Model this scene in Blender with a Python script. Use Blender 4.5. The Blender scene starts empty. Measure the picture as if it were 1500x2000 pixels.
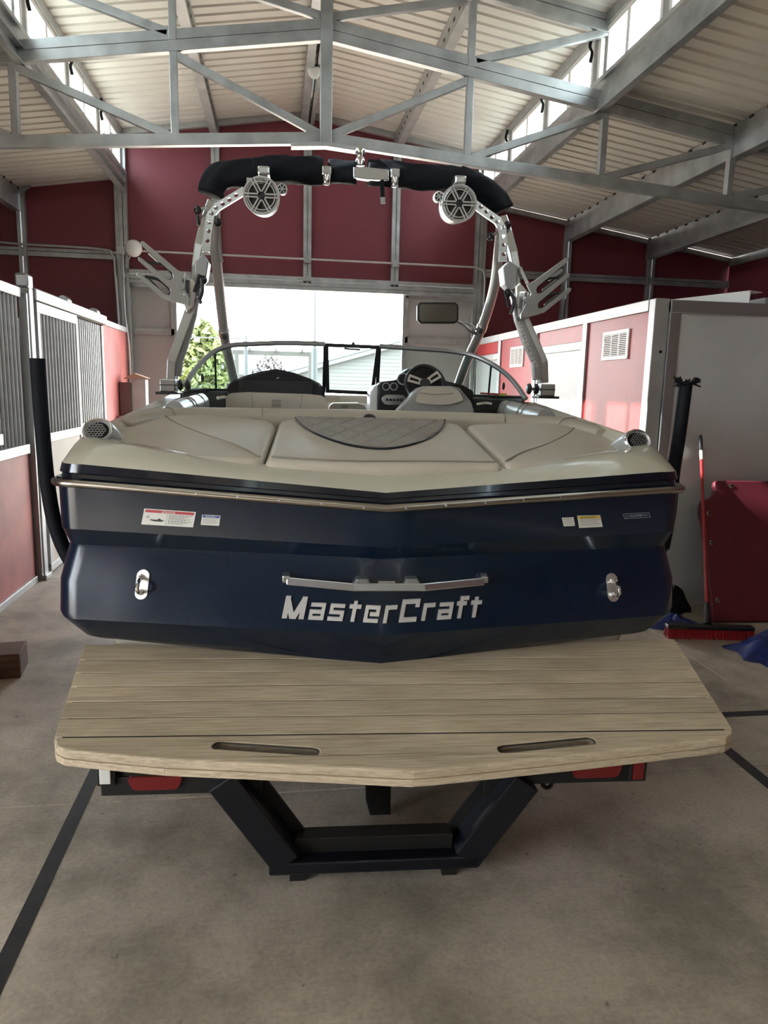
import bpy, bmesh, math, random
from mathutils import Vector, Matrix
from mathutils.geometry import tessellate_polygon

random.seed(7)
scene = bpy.context.scene
C = scene.collection
R = math.radians

# ------------------------------------------------------------------ camera
FPX = 1415.0                                  # focal length in pixels of the 1500 x 2000 frame
CAM = Vector((0, 0, 1.75))
YAW, PIT, ROL = R(8.4), R(9.74), R(-1.35)
_fw = Vector((math.sin(YAW) * math.cos(PIT), math.cos(YAW) * math.cos(PIT), -math.sin(PIT)))
_r0 = Vector((math.cos(YAW), -math.sin(YAW), 0))
_d0 = -_r0.cross(_fw)
_rt = _r0 * math.cos(ROL) + _d0 * math.sin(ROL)
_dn = -_r0 * math.sin(ROL) + _d0 * math.cos(ROL)
cd = bpy.data.cameras.new('camera')
cam = bpy.data.objects.new('camera', cd)
C.objects.link(cam)
cd.sensor_fit = 'VERTICAL'
cd.sensor_height = 36.0
cd.lens = FPX / 2000 * 36.0
cd.clip_start, cd.clip_end = 0.05, 2000
_m = Matrix((_rt, -_dn, -_fw)).transposed().to_4x4()
_m.translation = CAM
cam.matrix_world = _m
scene.camera = cam

# ------------------------------------------------------------------ world, sun, exposure
world = bpy.data.worlds.new('sky')
scene.world = world
world.use_nodes = True
wn, wl = world.node_tree.nodes, world.node_tree.links
wn.clear()
w_out = wn.new('ShaderNodeOutputWorld')
w_bg = wn.new('ShaderNodeBackground')
w_tc = wn.new('ShaderNodeTexCoord')
w_no = wn.new('ShaderNodeTexNoise')
w_no.inputs['Scale'].default_value = 2.6
w_no.inputs['Detail'].default_value = 5
w_rp = wn.new('ShaderNodeValToRGB')
w_rp.color_ramp.elements[0].position = 0.40
w_rp.color_ramp.elements[0].color = (0.78, 0.88, 1.0, 1)
w_rp.color_ramp.elements[1].position = 0.58
w_rp.color_ramp.elements[1].color = (1.0, 0.985, 0.955, 1)
wl.new(w_tc.outputs['Generated'], w_no.inputs['Vector'])
wl.new(w_no.outputs['Fac'], w_rp.inputs['Fac'])
wl.new(w_rp.outputs['Color'], w_bg.inputs['Color'])
w_bg.inputs['Strength'].default_value = 3.0
wl.new(w_bg.outputs['Background'], w_out.inputs['Surface'])

sd = bpy.data.lights.new('sun', 'SUN')
sd.energy = 4.0
sd.angle = R(0.55)
sd.color = (1.0, 0.95, 0.88)
sun = bpy.data.objects.new('sun', sd)
C.objects.link(sun)
SUN_DIR = Vector((1.0, -0.10, -0.645)).normalized()        # sun stands low on the left
sun.rotation_euler = SUN_DIR.to_track_quat('-Z', 'Y').to_euler()
sun.location = (-12, 5, 12)

scene.view_settings.view_transform = 'Standard'
scene.view_settings.look = 'None'
scene.view_settings.gamma = 1.0
scene.view_settings.use_curve_mapping = False
scene.view_settings.exposure = 2.65
scene.cycles.use_denoising = True
scene.cycles.max_bounces = 10
scene.cycles.diffuse_bounces = 6
scene.cycles.transparent_max_bounces = 16
scene.cycles.caustics_reflective = False
scene.cycles.caustics_refractive = False
scene.cycles.sample_clamp_indirect = 6.0

# ------------------------------------------------------------------ pixel helpers (directions only)
def ray(px, py): return _fw + _rt * ((px - 750) / FPX) + _dn * ((py - 1000) / FPX)
def onX(px, py, X): r = ray(px, py); return CAM + r * (X / r.x)
def onY(px, py, Y): r = ray(px, py); return CAM + r * (Y / r.y)
def onZ(px, py, Z): r = ray(px, py); return CAM + r * ((Z - CAM.z) / r.z)
# boat frame
BO = Vector((0.4, 2.7835, 0)); BANG = R(-3)
BX = Vector((math.cos(BANG), math.sin(BANG), 0)); BY = Vector((-math.sin(BANG), math.cos(BANG), 0))
def _toB(w): w = w - BO; return Vector((w.dot(BX), w.dot(BY), w.z))
def bY(px, py, y):
    r = ray(px, py); t = (y - (CAM - BO).dot(BY)) / r.dot(BY); return _toB(CAM + r * t)
def bX(px, py, x):
    r = ray(px, py); t = (x - (CAM - BO).dot(BX)) / r.dot(BX); return _toB(CAM + r * t)
def bPl(px, py, a, b):                        # plane z = a + b*y in the boat frame
    r = ray(px, py); o = CAM - BO
    t = (a + b * o.dot(BY) - o.z) / (r.z - b * r.dot(BY)); return _toB(CAM + r * t)

# ------------------------------------------------------------------ materials
MATS = {}
def mat(name, col, rough=0.5, metal=0.0, var=0.0, scale=8.0, bump=0.0, bscale=60.0, coat=0.0, stretch=(1, 1, 1), col2=None, spec=0.5, rvar=0.0):
    m = bpy.data.materials.new(name); m.use_nodes = True
    nt = m.node_tree; n = nt.nodes; l = nt.links
    b = n['Principled BSDF']
    b.inputs['Roughness'].default_value = rough
    b.inputs['Metallic'].default_value = metal
    b.inputs['Coat Weight'].default_value = coat
    b.inputs['Coat Roughness'].default_value = 0.05
    b.inputs['Specular IOR Level'].default_value = spec
    b.inputs['Base Color'].default_value = (*col, 1)
    tc = n.new('ShaderNodeTexCoord'); mp = n.new('ShaderNodeMapping')
    mp.inputs['Scale'].default_value = stretch
    l.new(tc.outputs['Object'], mp.inputs['Vector'])
    if var or col2 or rvar:
        no = n.new('ShaderNodeTexNoise'); no.inputs['Scale'].default_value = scale; no.inputs['Detail'].default_value = 6
        l.new(mp.outputs['Vector'], no.inputs['Vector'])
        if var or col2:
            rp = n.new('ShaderNodeValToRGB')
            c0 = col2 if col2 else tuple(max(0, c * (1 - var)) for c in col)
            c1 = col if col2 else tuple(min(1, c * (1 + var)) for c in col)
            rp.color_ramp.elements[0].color = (*c0, 1); rp.color_ramp.elements[1].color = (*c1, 1)
            rp.color_ramp.elements[0].position = 0.3; rp.color_ramp.elements[1].position = 0.7
            l.new(no.outputs['Fac'], rp.inputs['Fac']); l.new(rp.outputs['Color'], b.inputs['Base Color'])
        if rvar:
            mr = n.new('ShaderNodeMapRange')
            mr.inputs['To Min'].default_value = max(0.02, rough - rvar); mr.inputs['To Max'].default_value = rough + rvar
            l.new(no.outputs['Fac'], mr.inputs['Value']); l.new(mr.outputs['Result'], b.inputs['Roughness'])
    if bump:
        nb = n.new('ShaderNodeTexNoise'); nb.inputs['Scale'].default_value = bscale; nb.inputs['Detail'].default_value = 4
        l.new(mp.outputs['Vector'], nb.inputs['Vector'])
        bp = n.new('ShaderNodeBump'); bp.inputs['Strength'].default_value = bump; bp.inputs['Distance'].default_value = 0.004
        l.new(nb.outputs['Fac'], bp.inputs['Height']); l.new(bp.outputs['Normal'], b.inputs['Normal'])
    MATS[name] = m
    return m

mat('galvanised', (0.37, 0.375, 0.37), 0.42, 0.65, 0.22, 5, 0.05, 90, stretch=(1, 1, 1), rvar=0.1)
mat('galvanised_light', (0.44, 0.44, 0.43), 0.45, 0.5, 0.12, 6, rvar=0.1)
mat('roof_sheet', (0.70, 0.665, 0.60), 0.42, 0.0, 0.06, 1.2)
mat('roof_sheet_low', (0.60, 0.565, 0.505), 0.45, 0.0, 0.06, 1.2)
mat('red_panel', (0.150, 0.020, 0.030), 0.55, 0, 0.10, 1.5)
mat('red_stall', (0.36, 0.028, 0.028), 0.45, 0, 0.16, 2.2, 0.35, 55)
mat('red_left', (0.38, 0.105, 0.090), 0.55, 0, 0.25, 3.0)
mat('cream_board', (0.46, 0.40, 0.33), 0.6, 0, 0.10, 2.0)
mat('grey_door', (0.40, 0.39, 0.375), 0.6, 0, 0.05, 1.0)
mat('white_door', (0.40, 0.40, 0.39), 0.4, 0, 0.05, 1.0)
mat('steel_sheet', (0.62, 0.625, 0.62), 0.34, 0.25, 0.10, 1.6, rvar=0.06)
mat('white_vinyl', (0.80, 0.78, 0.74), 0.4)
mat('brown_post', (0.13, 0.085, 0.08), 0.5, 0, 0.2, 4)
mat('black_plastic', (0.010, 0.010, 0.012), 0.35)
mat('black_cloth', (0.0035, 0.0045, 0.008), 0.7, 0, 0.4, 7, 0.3, 25, spec=0.2)
mat('black_tape', (0.022, 0.022, 0.022), 0.65, 0, 0.3, 12, 0.2, 60)
mat('dark_void', (0.012, 0.012, 0.012), 0.9)
mat('stall_inside', (0.30, 0.29, 0.28), 0.8, 0, 0.2, 2)
mat('navy', (0.0020, 0.0095, 0.0245), 0.22, 0.0, coat=0.12, var=0.15, scale=3, rvar=0.08, spec=0.4)
mat('navy_trim', (0.002, 0.005, 0.013), 0.16, coat=0.3)
mat('gelcoat', (0.50, 0.465, 0.375), 0.16, coat=0.4)
mat('gelcoat_white', (0.72, 0.72, 0.70), 0.25)
mat('vinyl', (0.48, 0.425, 0.345), 0.38, 0, 0.06, 3, 0.12, 220)
mat('vinyl_tan', (0.38, 0.33, 0.26), 0.42, 0, 0.06, 3, 0.12, 220)
mat('vinyl_grey', (0.30, 0.29, 0.27), 0.30, 0, 0.06, 3, 0.12, 220)
mat('seam', (0.27, 0.23, 0.18), 0.6)
mat('quilt', (0.24, 0.205, 0.17), 0.6, 0, 0.12, 6, 0.2, 260)
mat('chrome', (0.78, 0.78, 0.76), 0.08, 1.0)
mat('chrome_letter', (0.85, 0.85, 0.83), 0.16, 0.55)
mat('steel', (0.60, 0.58, 0.55), 0.34, 0.75, rvar=0.08, scale=10)
mat('rail_steel', (0.40, 0.37, 0.33), 0.22, 1.0, rvar=0.08, scale=10)
mat('rack_metal', (0.40, 0.41, 0.41), 0.30, 0.85, rvar=0.06, scale=6)
mat('aluminium', (0.58, 0.595, 0.60), 0.22, 0.92, rvar=0.06, scale=6)
mat('aluminium_dark', (0.36, 0.37, 0.375), 0.36, 0.8, rvar=0.06, scale=6)
mat('silver_paint', (0.46, 0.46, 0.46), 0.38, 0.3)
mat('frame_grey', (0.030, 0.034, 0.036), 0.35, 0.5)
mat('dash_grey', (0.085, 0.095, 0.088), 0.4)
mat('trailer_blue', (0.0018, 0.0030, 0.0070), 0.30, coat=0.15)
mat('trailer_black', (0.006, 0.006, 0.006), 0.45)
mat('lamp_red', (0.16, 0.006, 0.009), 0.25, coat=0.4)
mat('lamp_white', (0.72, 0.71, 0.66), 0.35)
mat('rubber', (0.008, 0.008, 0.008), 0.7)
mat('broom_red', (0.34, 0.016, 0.020), 0.35, 0, 0.1, 10)
mat('pad_red', (0.125, 0.011, 0.021), 0.55, 0, 0.15, 4, 0.15, 60)
mat('tarp_blue', (0.008, 0.022, 0.15), 0.33, 0, 0.3, 6)
mat('wood_block', (0.12, 0.065, 0.042), 0.75, 0, 0.45, 5, 0.5, 40, stretch=(1.5, 14, 14))
mat('paper', (0.68, 0.67, 0.62), 0.5)
mat('sticker_red', (0.42, 0.03, 0.045), 0.5)
mat('sticker_blue', (0.02, 0.055, 0.30), 0.5)
mat('sticker_yellow', (0.62, 0.47, 0.06), 0.5)
mat('ink', (0.03, 0.03, 0.03), 0.6)
mat('ink_pale', (0.30, 0.33, 0.36), 0.5)
mat('cardboard', (0.45, 0.33, 0.24), 0.8)
mat('globe_white', (0.80, 0.78, 0.75), 0.4)
mat('mirror_glass', (0.26, 0.27, 0.27), 0.03, 1.0)
mat('grass', (0.10, 0.13, 0.045), 0.9, 0, 0.3, 1.0)
mat('gravel', (0.34, 0.33, 0.31), 0.9, 0, 0.15, 2)
mat('leaf', (0.055, 0.075, 0.014), 0.7, 0, 0.5, 2.5)
mat('leaf_dark', (0.022, 0.014, 0.013), 0.8, 0, 0.4, 3)
mat('bark', (0.09, 0.06, 0.04), 0.9)
mat('siding', (0.085, 0.083, 0.078), 0.7)
mat('roof_tile', (0.022, 0.030, 0.034), 0.7)
mat('pole_grey', (0.040, 0.046, 0.05), 0.5, 0.3)
mat('pergola', (0.040, 0.038, 0.034), 0.8)
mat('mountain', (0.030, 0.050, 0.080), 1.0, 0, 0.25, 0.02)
mat('dirt', (0.22, 0.17, 0.12), 0.9)
mat('caulk', (0.035, 0.028, 0.022), 0.8)
mat('slot_floor', (0.17, 0.145, 0.12), 0.85, 0, 0.3, 14)

def glass(name, tint, gloss, rough=0.02):
    m = bpy.data.materials.new(name); m.use_nodes = True
    n = m.node_tree.nodes; l = m.node_tree.links; n.clear()
    o = n.new('ShaderNodeOutputMaterial'); mx = n.new('ShaderNodeMixShader')
    t = n.new('ShaderNodeBsdfTransparent'); t.inputs['Color'].default_value = (*tint, 1)
    g = n.new('ShaderNodeBsdfGlossy'); g.inputs['Roughness'].default_value = rough
    lw = n.new('ShaderNodeLayerWeight'); lw.inputs['Blend'].default_value = gloss
    lw.inputs['Blend'].default_value = 0.5
    pw = n.new('ShaderNodeMath'); pw.operation = 'POWER'; pw.inputs[1].default_value = 4.0
    ma = n.new('ShaderNodeMath'); ma.operation = 'MULTIPLY_ADD'; ma.inputs[1].default_value = 0.7; ma.inputs[2].default_value = gloss * 0.2
    l.new(lw.outputs['Facing'], pw.inputs[0]); l.new(pw.outputs[0], ma.inputs[0]); l.new(ma.outputs[0], mx.inputs['Fac']); l.new(t.outputs[0], mx.inputs[1]); l.new(g.outputs[0], mx.inputs[2])
    l.new(mx.outputs[0], o.inputs['Surface'])
    MATS[name] = m
glass('windshield_glass', (0.80, 0.93, 0.92), 0.18)
glass('window_glass', (0.86, 0.93, 0.95), 0.12)

def concrete():
    m = mat('concrete', (0.215, 0.185, 0.148), 0.62)
    n = m.node_tree.nodes; l = m.node_tree.links; b = n['Principled BSDF']
    tc = n.new('ShaderNodeTexCoord')
    def noise(sc, det, stretch=(1, 1, 1), rgh=0.55):
        mp = n.new('ShaderNodeMapping'); mp.inputs['Scale'].default_value = stretch
        l.new(tc.outputs['Object'], mp.inputs['Vector'])
        no = n.new('ShaderNodeTexNoise'); no.inputs['Scale'].default_value = sc; no.inputs['Detail'].default_value = det
        no.inputs['Roughness'].default_value = rgh
        l.new(mp.outputs['Vector'], no.inputs['Vector']); return no.outputs['Fac']
    def ramp(f, p0, p1, c0, c1):
        rp = n.new('ShaderNodeValToRGB'); e = rp.color_ramp.elements
        e[0].position, e[1].position = p0, p1; e[0].color, e[1].color = (*c0, 1), (*c1, 1)
        l.new(f, rp.inputs['Fac']); return rp.outputs['Color']
    def mul(a, c, fac=1.0):
        mx = n.new('ShaderNodeMix'); mx.data_type = 'RGBA'; mx.blend_type = 'MULTIPLY'; mx.inputs['Factor'].default_value = fac
        l.new(a, mx.inputs[6]); l.new(c, mx.inputs[7]); return mx.outputs[2]
    base = ramp(noise(1.1, 6), 0.34, 0.68, (0.46, 0.405, 0.325), (0.62, 0.545, 0.445))
    stain = ramp(noise(1.7, 8, rgh=0.65), 0.36, 0.58, (0.52, 0.52, 0.51), (1, 1, 1))
    fine = ramp(noise(60, 4), 0.30, 0.6, (0.80, 0.80, 0.80), (1, 1, 1))
    broom = ramp(noise(9, 3, (0.6, 30, 1)), 0.3, 0.7, (0.90, 0.90, 0.90), (1, 1, 1))
    spots = ramp(noise(23, 2), 0.24, 0.30, (0.45, 0.44, 0.42), (1, 1, 1))
    c = mul(mul(mul(mul(base, stain), fine), broom), spots, 0.8)
    l.new(c, b.inputs['Base Color'])
    bp = n.new('ShaderNodeBump'); bp.inputs['Strength'].default_value = 0.18; bp.inputs['Distance'].default_value = 0.004
    l.new(noise(30, 5, (0.6, 8, 1)), bp.inputs['Height']); l.new(bp.outputs['Normal'], b.inputs['Normal'])
concrete()

def teak():
    m = mat('teak', (0.5, 0.42, 0.28), 0.62)
    n = m.node_tree.nodes; l = m.node_tree.links; b = n['Principled BSDF']
    tc = n.new('ShaderNodeTexCoord'); oi = n.new('ShaderNodeObjectInfo')
    ad = n.new('ShaderNodeVectorMath'); ad.operation = 'ADD'
    cx = n.new('ShaderNodeCombineXYZ'); ml = n.new('ShaderNodeMath'); ml.operation = 'MULTIPLY'; ml.inputs[1].default_value = 17
    l.new(oi.outputs['Random'], ml.inputs[0]); l.new(ml.outputs[0], cx.inputs['X']); l.new(ml.outputs[0], cx.inputs['Y'])
    l.new(tc.outputs['Object'], ad.inputs[0]); l.new(cx.outputs[0], ad.inputs[1])
    def noise(sc, det, st, dist=0.0):
        mp = n.new('ShaderNodeMapping'); mp.inputs['Scale'].default_value = st; l.new(ad.outputs[0], mp.inputs['Vector'])
        no = n.new('ShaderNodeTexNoise'); no.inputs['Scale'].default_value = sc; no.inputs['Detail'].default_value = det
        no.inputs['Distortion'].default_value = dist
        l.new(mp.outputs['Vector'], no.inputs['Vector']); return no.outputs['Fac']
    g = noise(5, 8, (1.2, 32, 32), 0.8)
    rp = n.new('ShaderNodeValToRGB'); e = rp.color_ramp.elements
    e[0].position, e[1].position = 0.30, 0.66
    e[0].color, e[1].color = (0.43, 0.335, 0.220, 1), (0.70, 0.580, 0.410, 1)
    l.new(g, rp.inputs['Fac'])
    f2 = noise(3, 3, (0.8, 2, 2))
    rp2 = n.new('ShaderNodeValToRGB'); e = rp2.color_ramp.elements
    e[0].position, e[1].position = 0.35, 0.65; e[0].color, e[1].color = (0.82, 0.82, 0.82, 1), (1, 1, 1, 1)
    l.new(f2, rp2.inputs['Fac'])
    mx = n.new('ShaderNodeMix'); mx.data_type = 'RGBA'; mx.blend_type = 'MULTIPLY'; mx.inputs['Factor'].default_value = 1
    l.new(rp.outputs['Color'], mx.inputs[6]); l.new(rp2.outputs['Color'], mx.inputs[7])
    mr = n.new('ShaderNodeMapRange'); mr.inputs['To Min'].default_value = 0.90; mr.inputs['To Max'].default_value = 1.12
    l.new(oi.outputs['Random'], mr.inputs['Value'])
    vm = n.new('ShaderNodeVectorMath'); vm.operation = 'SCALE'
    l.new(mx.outputs[2], vm.inputs[0]); l.new(mr.outputs['Result'], vm.inputs['Scale'])
    l.new(vm.outputs[0], b.inputs['Base Color'])
    bp = n.new('ShaderNodeBump'); bp.inputs['Strength'].default_value = 0.25; bp.inputs['Distance'].default_value = 0.003
    l.new(g, bp.inputs['Height']); l.new(bp.outputs['Normal'], b.inputs['Normal'])
teak()

# ------------------------------------------------------------------ mesh building
class MB:
    def __init__(s): s.v = []; s.f = []
    def add(s, vs, fs):
        o = len(s.v); s.v += [Vector(p) for p in vs]; s.f += [tuple(i + o for i in f) for f in fs]; return s
    def box(s, x0, x1, y0, y1, z0, z1):
        vs = [(x, y, z) for x in (x0, x1) for y in (y0, y1) for z in (z0, z1)]
        return s.add(vs, [(0, 1, 3, 2), (4, 6, 7, 5), (0, 4, 5, 1), (2, 3, 7, 6), (0, 2, 6, 4), (1, 5, 7, 3)])
    def beam(s, a, b, w, h, up=(0, 0, 1), ends=(0, 0)):
        a, b = Vector(a), Vector(b); d = (b - a).normalized(); up = Vector(up)
        if abs(d.dot(up.normalized())) > 0.995: up = Vector((0, 1, 0)) if abs(d.y) < 0.9 else Vector((1, 0, 0))
        side = d.cross(up).normalized(); u = side.cross(d).normalized()
        a = a - d * ends[0]; b = b + d * ends[1]
        vs = [p + side * sx * w / 2 + u * sz * h / 2 for p in (a, b) for sx in (-1, 1) for sz in (-1, 1)]
        return s.add(vs, [(0, 2, 3, 1), (4, 5, 7, 6), (0, 1, 5, 4), (2, 6, 7, 3), (0, 4, 6, 2), (1, 3, 7, 5)])
    def channel(s, a, b, w, h, t=0.012, up=(0, 0, 1), lip=0.0):    # open C profile: web faces -side, flanges point +side
        a, b = Vector(a), Vector(b); d = (b - a).normalized(); up = Vector(up)
        side = d.cross(up).normalized(); u = side.cross(d).normalized()
        prof = [(0, 0), (w, 0), (w, lip), (w - t, lip), (w - t, t), (t, t), (t, h - t), (w - t, h - t), (w - t, h - lip), (w, h - lip), (w, h), (0, h)] if lip else \
               [(0, 0), (w, 0), (w, t), (t, t), (t, h - t), (w, h - t), (w, h), (0, h)]
        n = len(prof)
        vs = [p + side * (q[0] - w / 2) + u * (q[1] - h / 2) for p in (a, b) for q in prof]
        fs = [(i, (i + 1) % n, (i + 1) % n + n, i + n) for i in range(n)]
        tr = tessellate_polygon([[Vector((q[0], q[1], 0)) for q in prof]])
        fs += [tuple(t_) for t_ in tr] + [tuple(i + n for i in t_) for t_ in tr]
        return s.add(vs, fs)
    def tube(s, pts, r, n=10, caps=True, sx=1.0, up=None):
        pts = [Vector(p) for p in pts]; rr = r if isinstance(r, (list, tuple)) else [r] * len(pts)
        o = len(s.v); k = len(pts); prev = None
        for i, p in enumerate(pts):
            d = (pts[min(i + 1, k - 1)] - pts[max(i - 1, 0)]).normalized()
            if prev is None:
                a = Vector(up) if up else (Vector((0, 0, 1)) if abs(d.z) < 0.9 else Vector((1, 0, 0)))
                u = (a - d * a.dot(d)).normalized()
            else: u = (prev - d * prev.dot(d)).normalized()
            prev = u; w = d.cross(u)
            s.v += [p + (u * math.cos(2 * math.pi * j / n) + w * math.sin(2 * math.pi * j / n) * sx) * rr[i] for j in range(n)]
        for i in range(k - 1):
            s.f += [(o + i * n + j, o + i * n + (j + 1) % n, o + (i + 1) * n + (j + 1) % n, o + (i + 1) * n + j) for j in range(n)]
        if caps: s.f += [tuple(o + j for j in range(n))[::-1], tuple(o + (k - 1) * n + j for j in range(n))]
        return s
    def grid(s, rows, closed=False):
        n = len(rows[0]); o = len(s.v)
        for r_ in rows: s.v += [Vector(p) for p in r_]
        for i in range(len(rows) - 1):
            for j in range(n if closed else n - 1):
                s.f.append((o + i * n + j, o + i * n + (j + 1) % n, o + (i + 1) * n + (j + 1) % n, o + (i + 1) * n + j))
        return s
    def prism(s, outer, holes, fn, t0, t1):     # outer/holes: 2D loops, fn(u,v,t)->3D
        loops = [outer] + list(holes)
        flat = [p for lp in loops for p in lp]; n = len(flat)
        tr = tessellate_polygon([[Vector((p[0], p[1], 0)) for p in lp] for lp in loops])
        vs = [fn(p[0], p[1], t0) for p in flat] + [fn(p[0], p[1], t1) for p in flat]
        fs = [tuple(t_) for t_ in tr] + [tuple(i + n for i in t_[::-1]) for t_ in tr]
        o = 0
        for lp in loops:
            k = len(lp); fs += [(o + i, o + (i + 1) % k, o + (i + 1) % k + n, o + i + n) for i in range(k)]; o += k
        return s.add(vs, fs)
    def lathe(s, prof, org, axis, n=20):        # prof: (radius, t) along axis
        org = Vector(org); ax = Vector(axis).normalized()
        a = Vector((0, 0, 1)) if abs(ax.z) < 0.9 else Vector((1, 0, 0))
        u = (a - ax * a.dot(ax)).normalized(); w = ax.cross(u)
        rows = [[org + ax * t + (u * math.cos(2 * math.pi * j / n) + w * math.sin(2 * math.pi * j / n)) * r for j in range(n)] for r, t in prof]
        s.grid(rows, closed=True); return s
    def ico(s, c, r, sq=(1, 1, 1), seg=10):
        c = Vector(c)
        prof = [(math.sin(math.pi * i / seg), -math.cos(math.pi * i / seg)) for i in range(seg + 1)]
        rows = [[c + Vector((r * sq[0] * a * math.cos(2 * math.pi * j / (seg * 2)), r * sq[1] * a * math.sin(2 * math.pi * j / (seg * 2)), r * sq[2] * z)) for j in range(seg * 2)] for a, z in prof]
        return s.grid(rows, closed=True)
    def build(s, name, m, parent=None, smooth=False, bevel=0.0, angle=35, bseg=2):
        me = bpy.data.meshes.new(name); me.from_pydata([tuple(p) for p in s.v], [], s.f)
        bm = bmesh.new(); bm.from_mesh(me)
        bmesh.ops.remove_doubles(bm, verts=bm.verts, dist=1e-5)
        bmesh.ops.recalc_face_normals(bm, faces=bm.faces); bm.to_mesh(me); bm.free()
        me.materials.append(MATS[m])
        if smooth:
            me.shade_smooth(); me.set_sharp_from_angle(angle=R(angle))
        o = bpy.data.objects.new(name, me); C.objects.link(o)
        if parent: o.parent = parent
        if bevel:
            md = o.modifiers.new('bevel', 'BEVEL'); md.width = bevel; md.segments = bseg; md.limit_method = 'ANGLE'; md.angle_limit = R(40)
        return o

def tag(o, label=None, cat=None, group=None, kind=None):
    if label: o['label'] = label
    if cat: o['category'] = cat
    if group: o['group'] = group
    if kind: o['kind'] = kind
    return o
def empty(name, loc=(0, 0, 0), parent=None):
    o = bpy.data.objects.new(name, None); C.objects.link(o); o.location = loc; o.empty_display_size = 0.1
    if parent: o.parent = parent
    return o
def inst(src, name=None, loc=(0, 0, 0), parent=None, rot=None):
    o = src.copy(); C.objects.link(o); o.location = loc
    if rot is not None: o.rotation_euler = rot
    if parent is not None: o.parent = parent
    return o
def text_strokes(txt, size, fn):
    """solid letter polygons from Blender's built-in font -> list of (verts, faces)"""
    cu = bpy.data.curves.new('lettering', 'FONT'); cu.body = txt; cu.size = size; cu.resolution_u = 2
    ob = bpy.data.objects.new('lettering', cu); C.objects.link(ob)
    dg = bpy.context.evaluated_depsgraph_get(); me = bpy.data.meshes.new_from_object(ob.evaluated_get(dg))
    vs = [v.co.copy() for v in me.vertices]; fs = [tuple(p.vertices) for p in me.polygons]
    bpy.data.objects.remove(ob); bpy.data.curves.remove(cu); bpy.data.meshes.remove(me)
    wd = max((v.x for v in vs), default=1)
    return [fn(v.x, v.y) for v in vs], fs, wd
def lerp(a, b, t): return a + (b - a) * t
def smooth_path(pts, n=6):                       # Catmull-Rom through points
    pts = [Vector(p) for p in pts]; out = []
    for i in range(len(pts) - 1):
        p0, p1, p2, p3 = pts[max(i - 1, 0)], pts[i], pts[i + 1], pts[min(i + 2, len(pts) - 1)]
        for k in range(n):
            t = k / n
            out.append(0.5 * ((2 * p1) + (p2 - p0) * t + (2 * p0 - 5 * p1 + 4 * p2 - p3) * t * t + (3 * p1 - p0 - 3 * p2 + p3) * t ** 3))
    out.append(pts[-1]); return out

# ================================================================== BUILDING
XL, XR, XC = -2.12, 2.95, 0.41           # clerestory walls and centre of the aisle
YB, YF = 10.9, -9.0                      # back wall, open front
OL, OR_ = -6.0, 6.98                     # outer side walls
ZE, ZR = 5.08, 5.48                      # centre roof: eave and ridge (underside)
ZT = 4.47                                # top of the lower roofs
SL = 0.152                               # slope of the lower roofs
def z_centre(x): return ZR - (ZR - ZE) * abs(x - XC) / (XR - XC)
def z_low(x): return ZT - SL * ((XL - x) if x < XL else (x - XR))

# floor slabs with open joints
floor = tag(empty('floor'), kind='structure')
MB().box(OL - 0.1, OR_ + 0.1, YF - 0.1, YB + 0.1, -0.20, -0.012).build('joint_bed', 'dirt', floor)
xs = [OL - 0.1, -2.16, -0.02 + 0.32, 2.765, OR_ + 0.1]; ys = [YF - 0.1, -4.43, -0.75, 2.935, 6.62, YB + 0.1]
xs = [OL - 0.1, -2.16, 2.765, OR_ + 0.1]
for i in range(len(xs) - 1):
    for j in range(len(ys) - 1):
        g = 0.003
        MB().box(xs[i] + g, xs[i + 1] - g, ys[j] + g, ys[j + 1] - g, -0.12, 0).build('slab', 'concrete', floor, bevel=0.004)

# black tape lines on the floor
def tape(x0, x1, y0, y1, label):
    tag(MB().box(x0, x1, y0, y1, 0.0, 0.0012).build('floor_tape', 'black_tape'), label, 'tape', 'black floor tape lines')
tape(-0.853, -0.795, -2.0, 3.6, 'long black tape line on the concrete left of the trailer')
tape(2.19, 2.255, -2.0, 3.44, 'black tape line running lengthwise on the concrete right of the swim platform')
tape(2.19, 3.3, 3.44, 3.50, 'short black tape line running crosswise on the concrete near the broom')

# roof sheets (ribbed steel)
def sheet_mesh(x0, z0, x1, z1, width, ribs=6):
    """one roof sheet: ribs run from (x0,z0) to (x1,z1), repeated along y"""
    mb = MB(); p = width / ribs; prof = []
    for k in range(ribs):
        y = k * p
        prof += [(y, 0.0), (y + p * 0.70, 0.0), (y + p * 0.76, 0.022), (y + p * 0.93, 0.022)]
    prof.append((width, 0.0))
    prof.append((width + 0.0, 0.0))
    prof = prof[:-1]
    rows = []
    for x, z in ((x0, z0), (x1, z1)):
        rows.append([(x, y, z + h) for y, h in prof])
    mb.grid(rows)
    rows2 = [[(x, y, z + h + 0.012) for y, h in prof] for x, z in ((x0, z0), (x1, z1))]
    mb.grid(rows2)
    n = len(prof)                                   # close the long edges
    for e in (0, 1):
        for j in range(n - 1):
            mb.f.append((e * n + j, e * n + j + 1, 2 * n + e * n + j + 1, 2 * n + e * n + j))
    for j in (0, n - 1):
        mb.f.append((j, n + j, 3 * n + j, 2 * n + j))
    return mb
ceiling = tag(empty('ceiling'), kind='structure')
OVH = 0.16
SW = 1.0
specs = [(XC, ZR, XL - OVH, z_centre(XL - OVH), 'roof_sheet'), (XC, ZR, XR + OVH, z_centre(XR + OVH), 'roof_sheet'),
         (XL + 0.02, ZT, OL - 0.3, z_low(OL - 0.3), 'roof_sheet_low'), (XR - 0.02, ZT, OR_ + 0.3, z_low(OR_ + 0.3), 'roof_sheet_low')]
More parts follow.
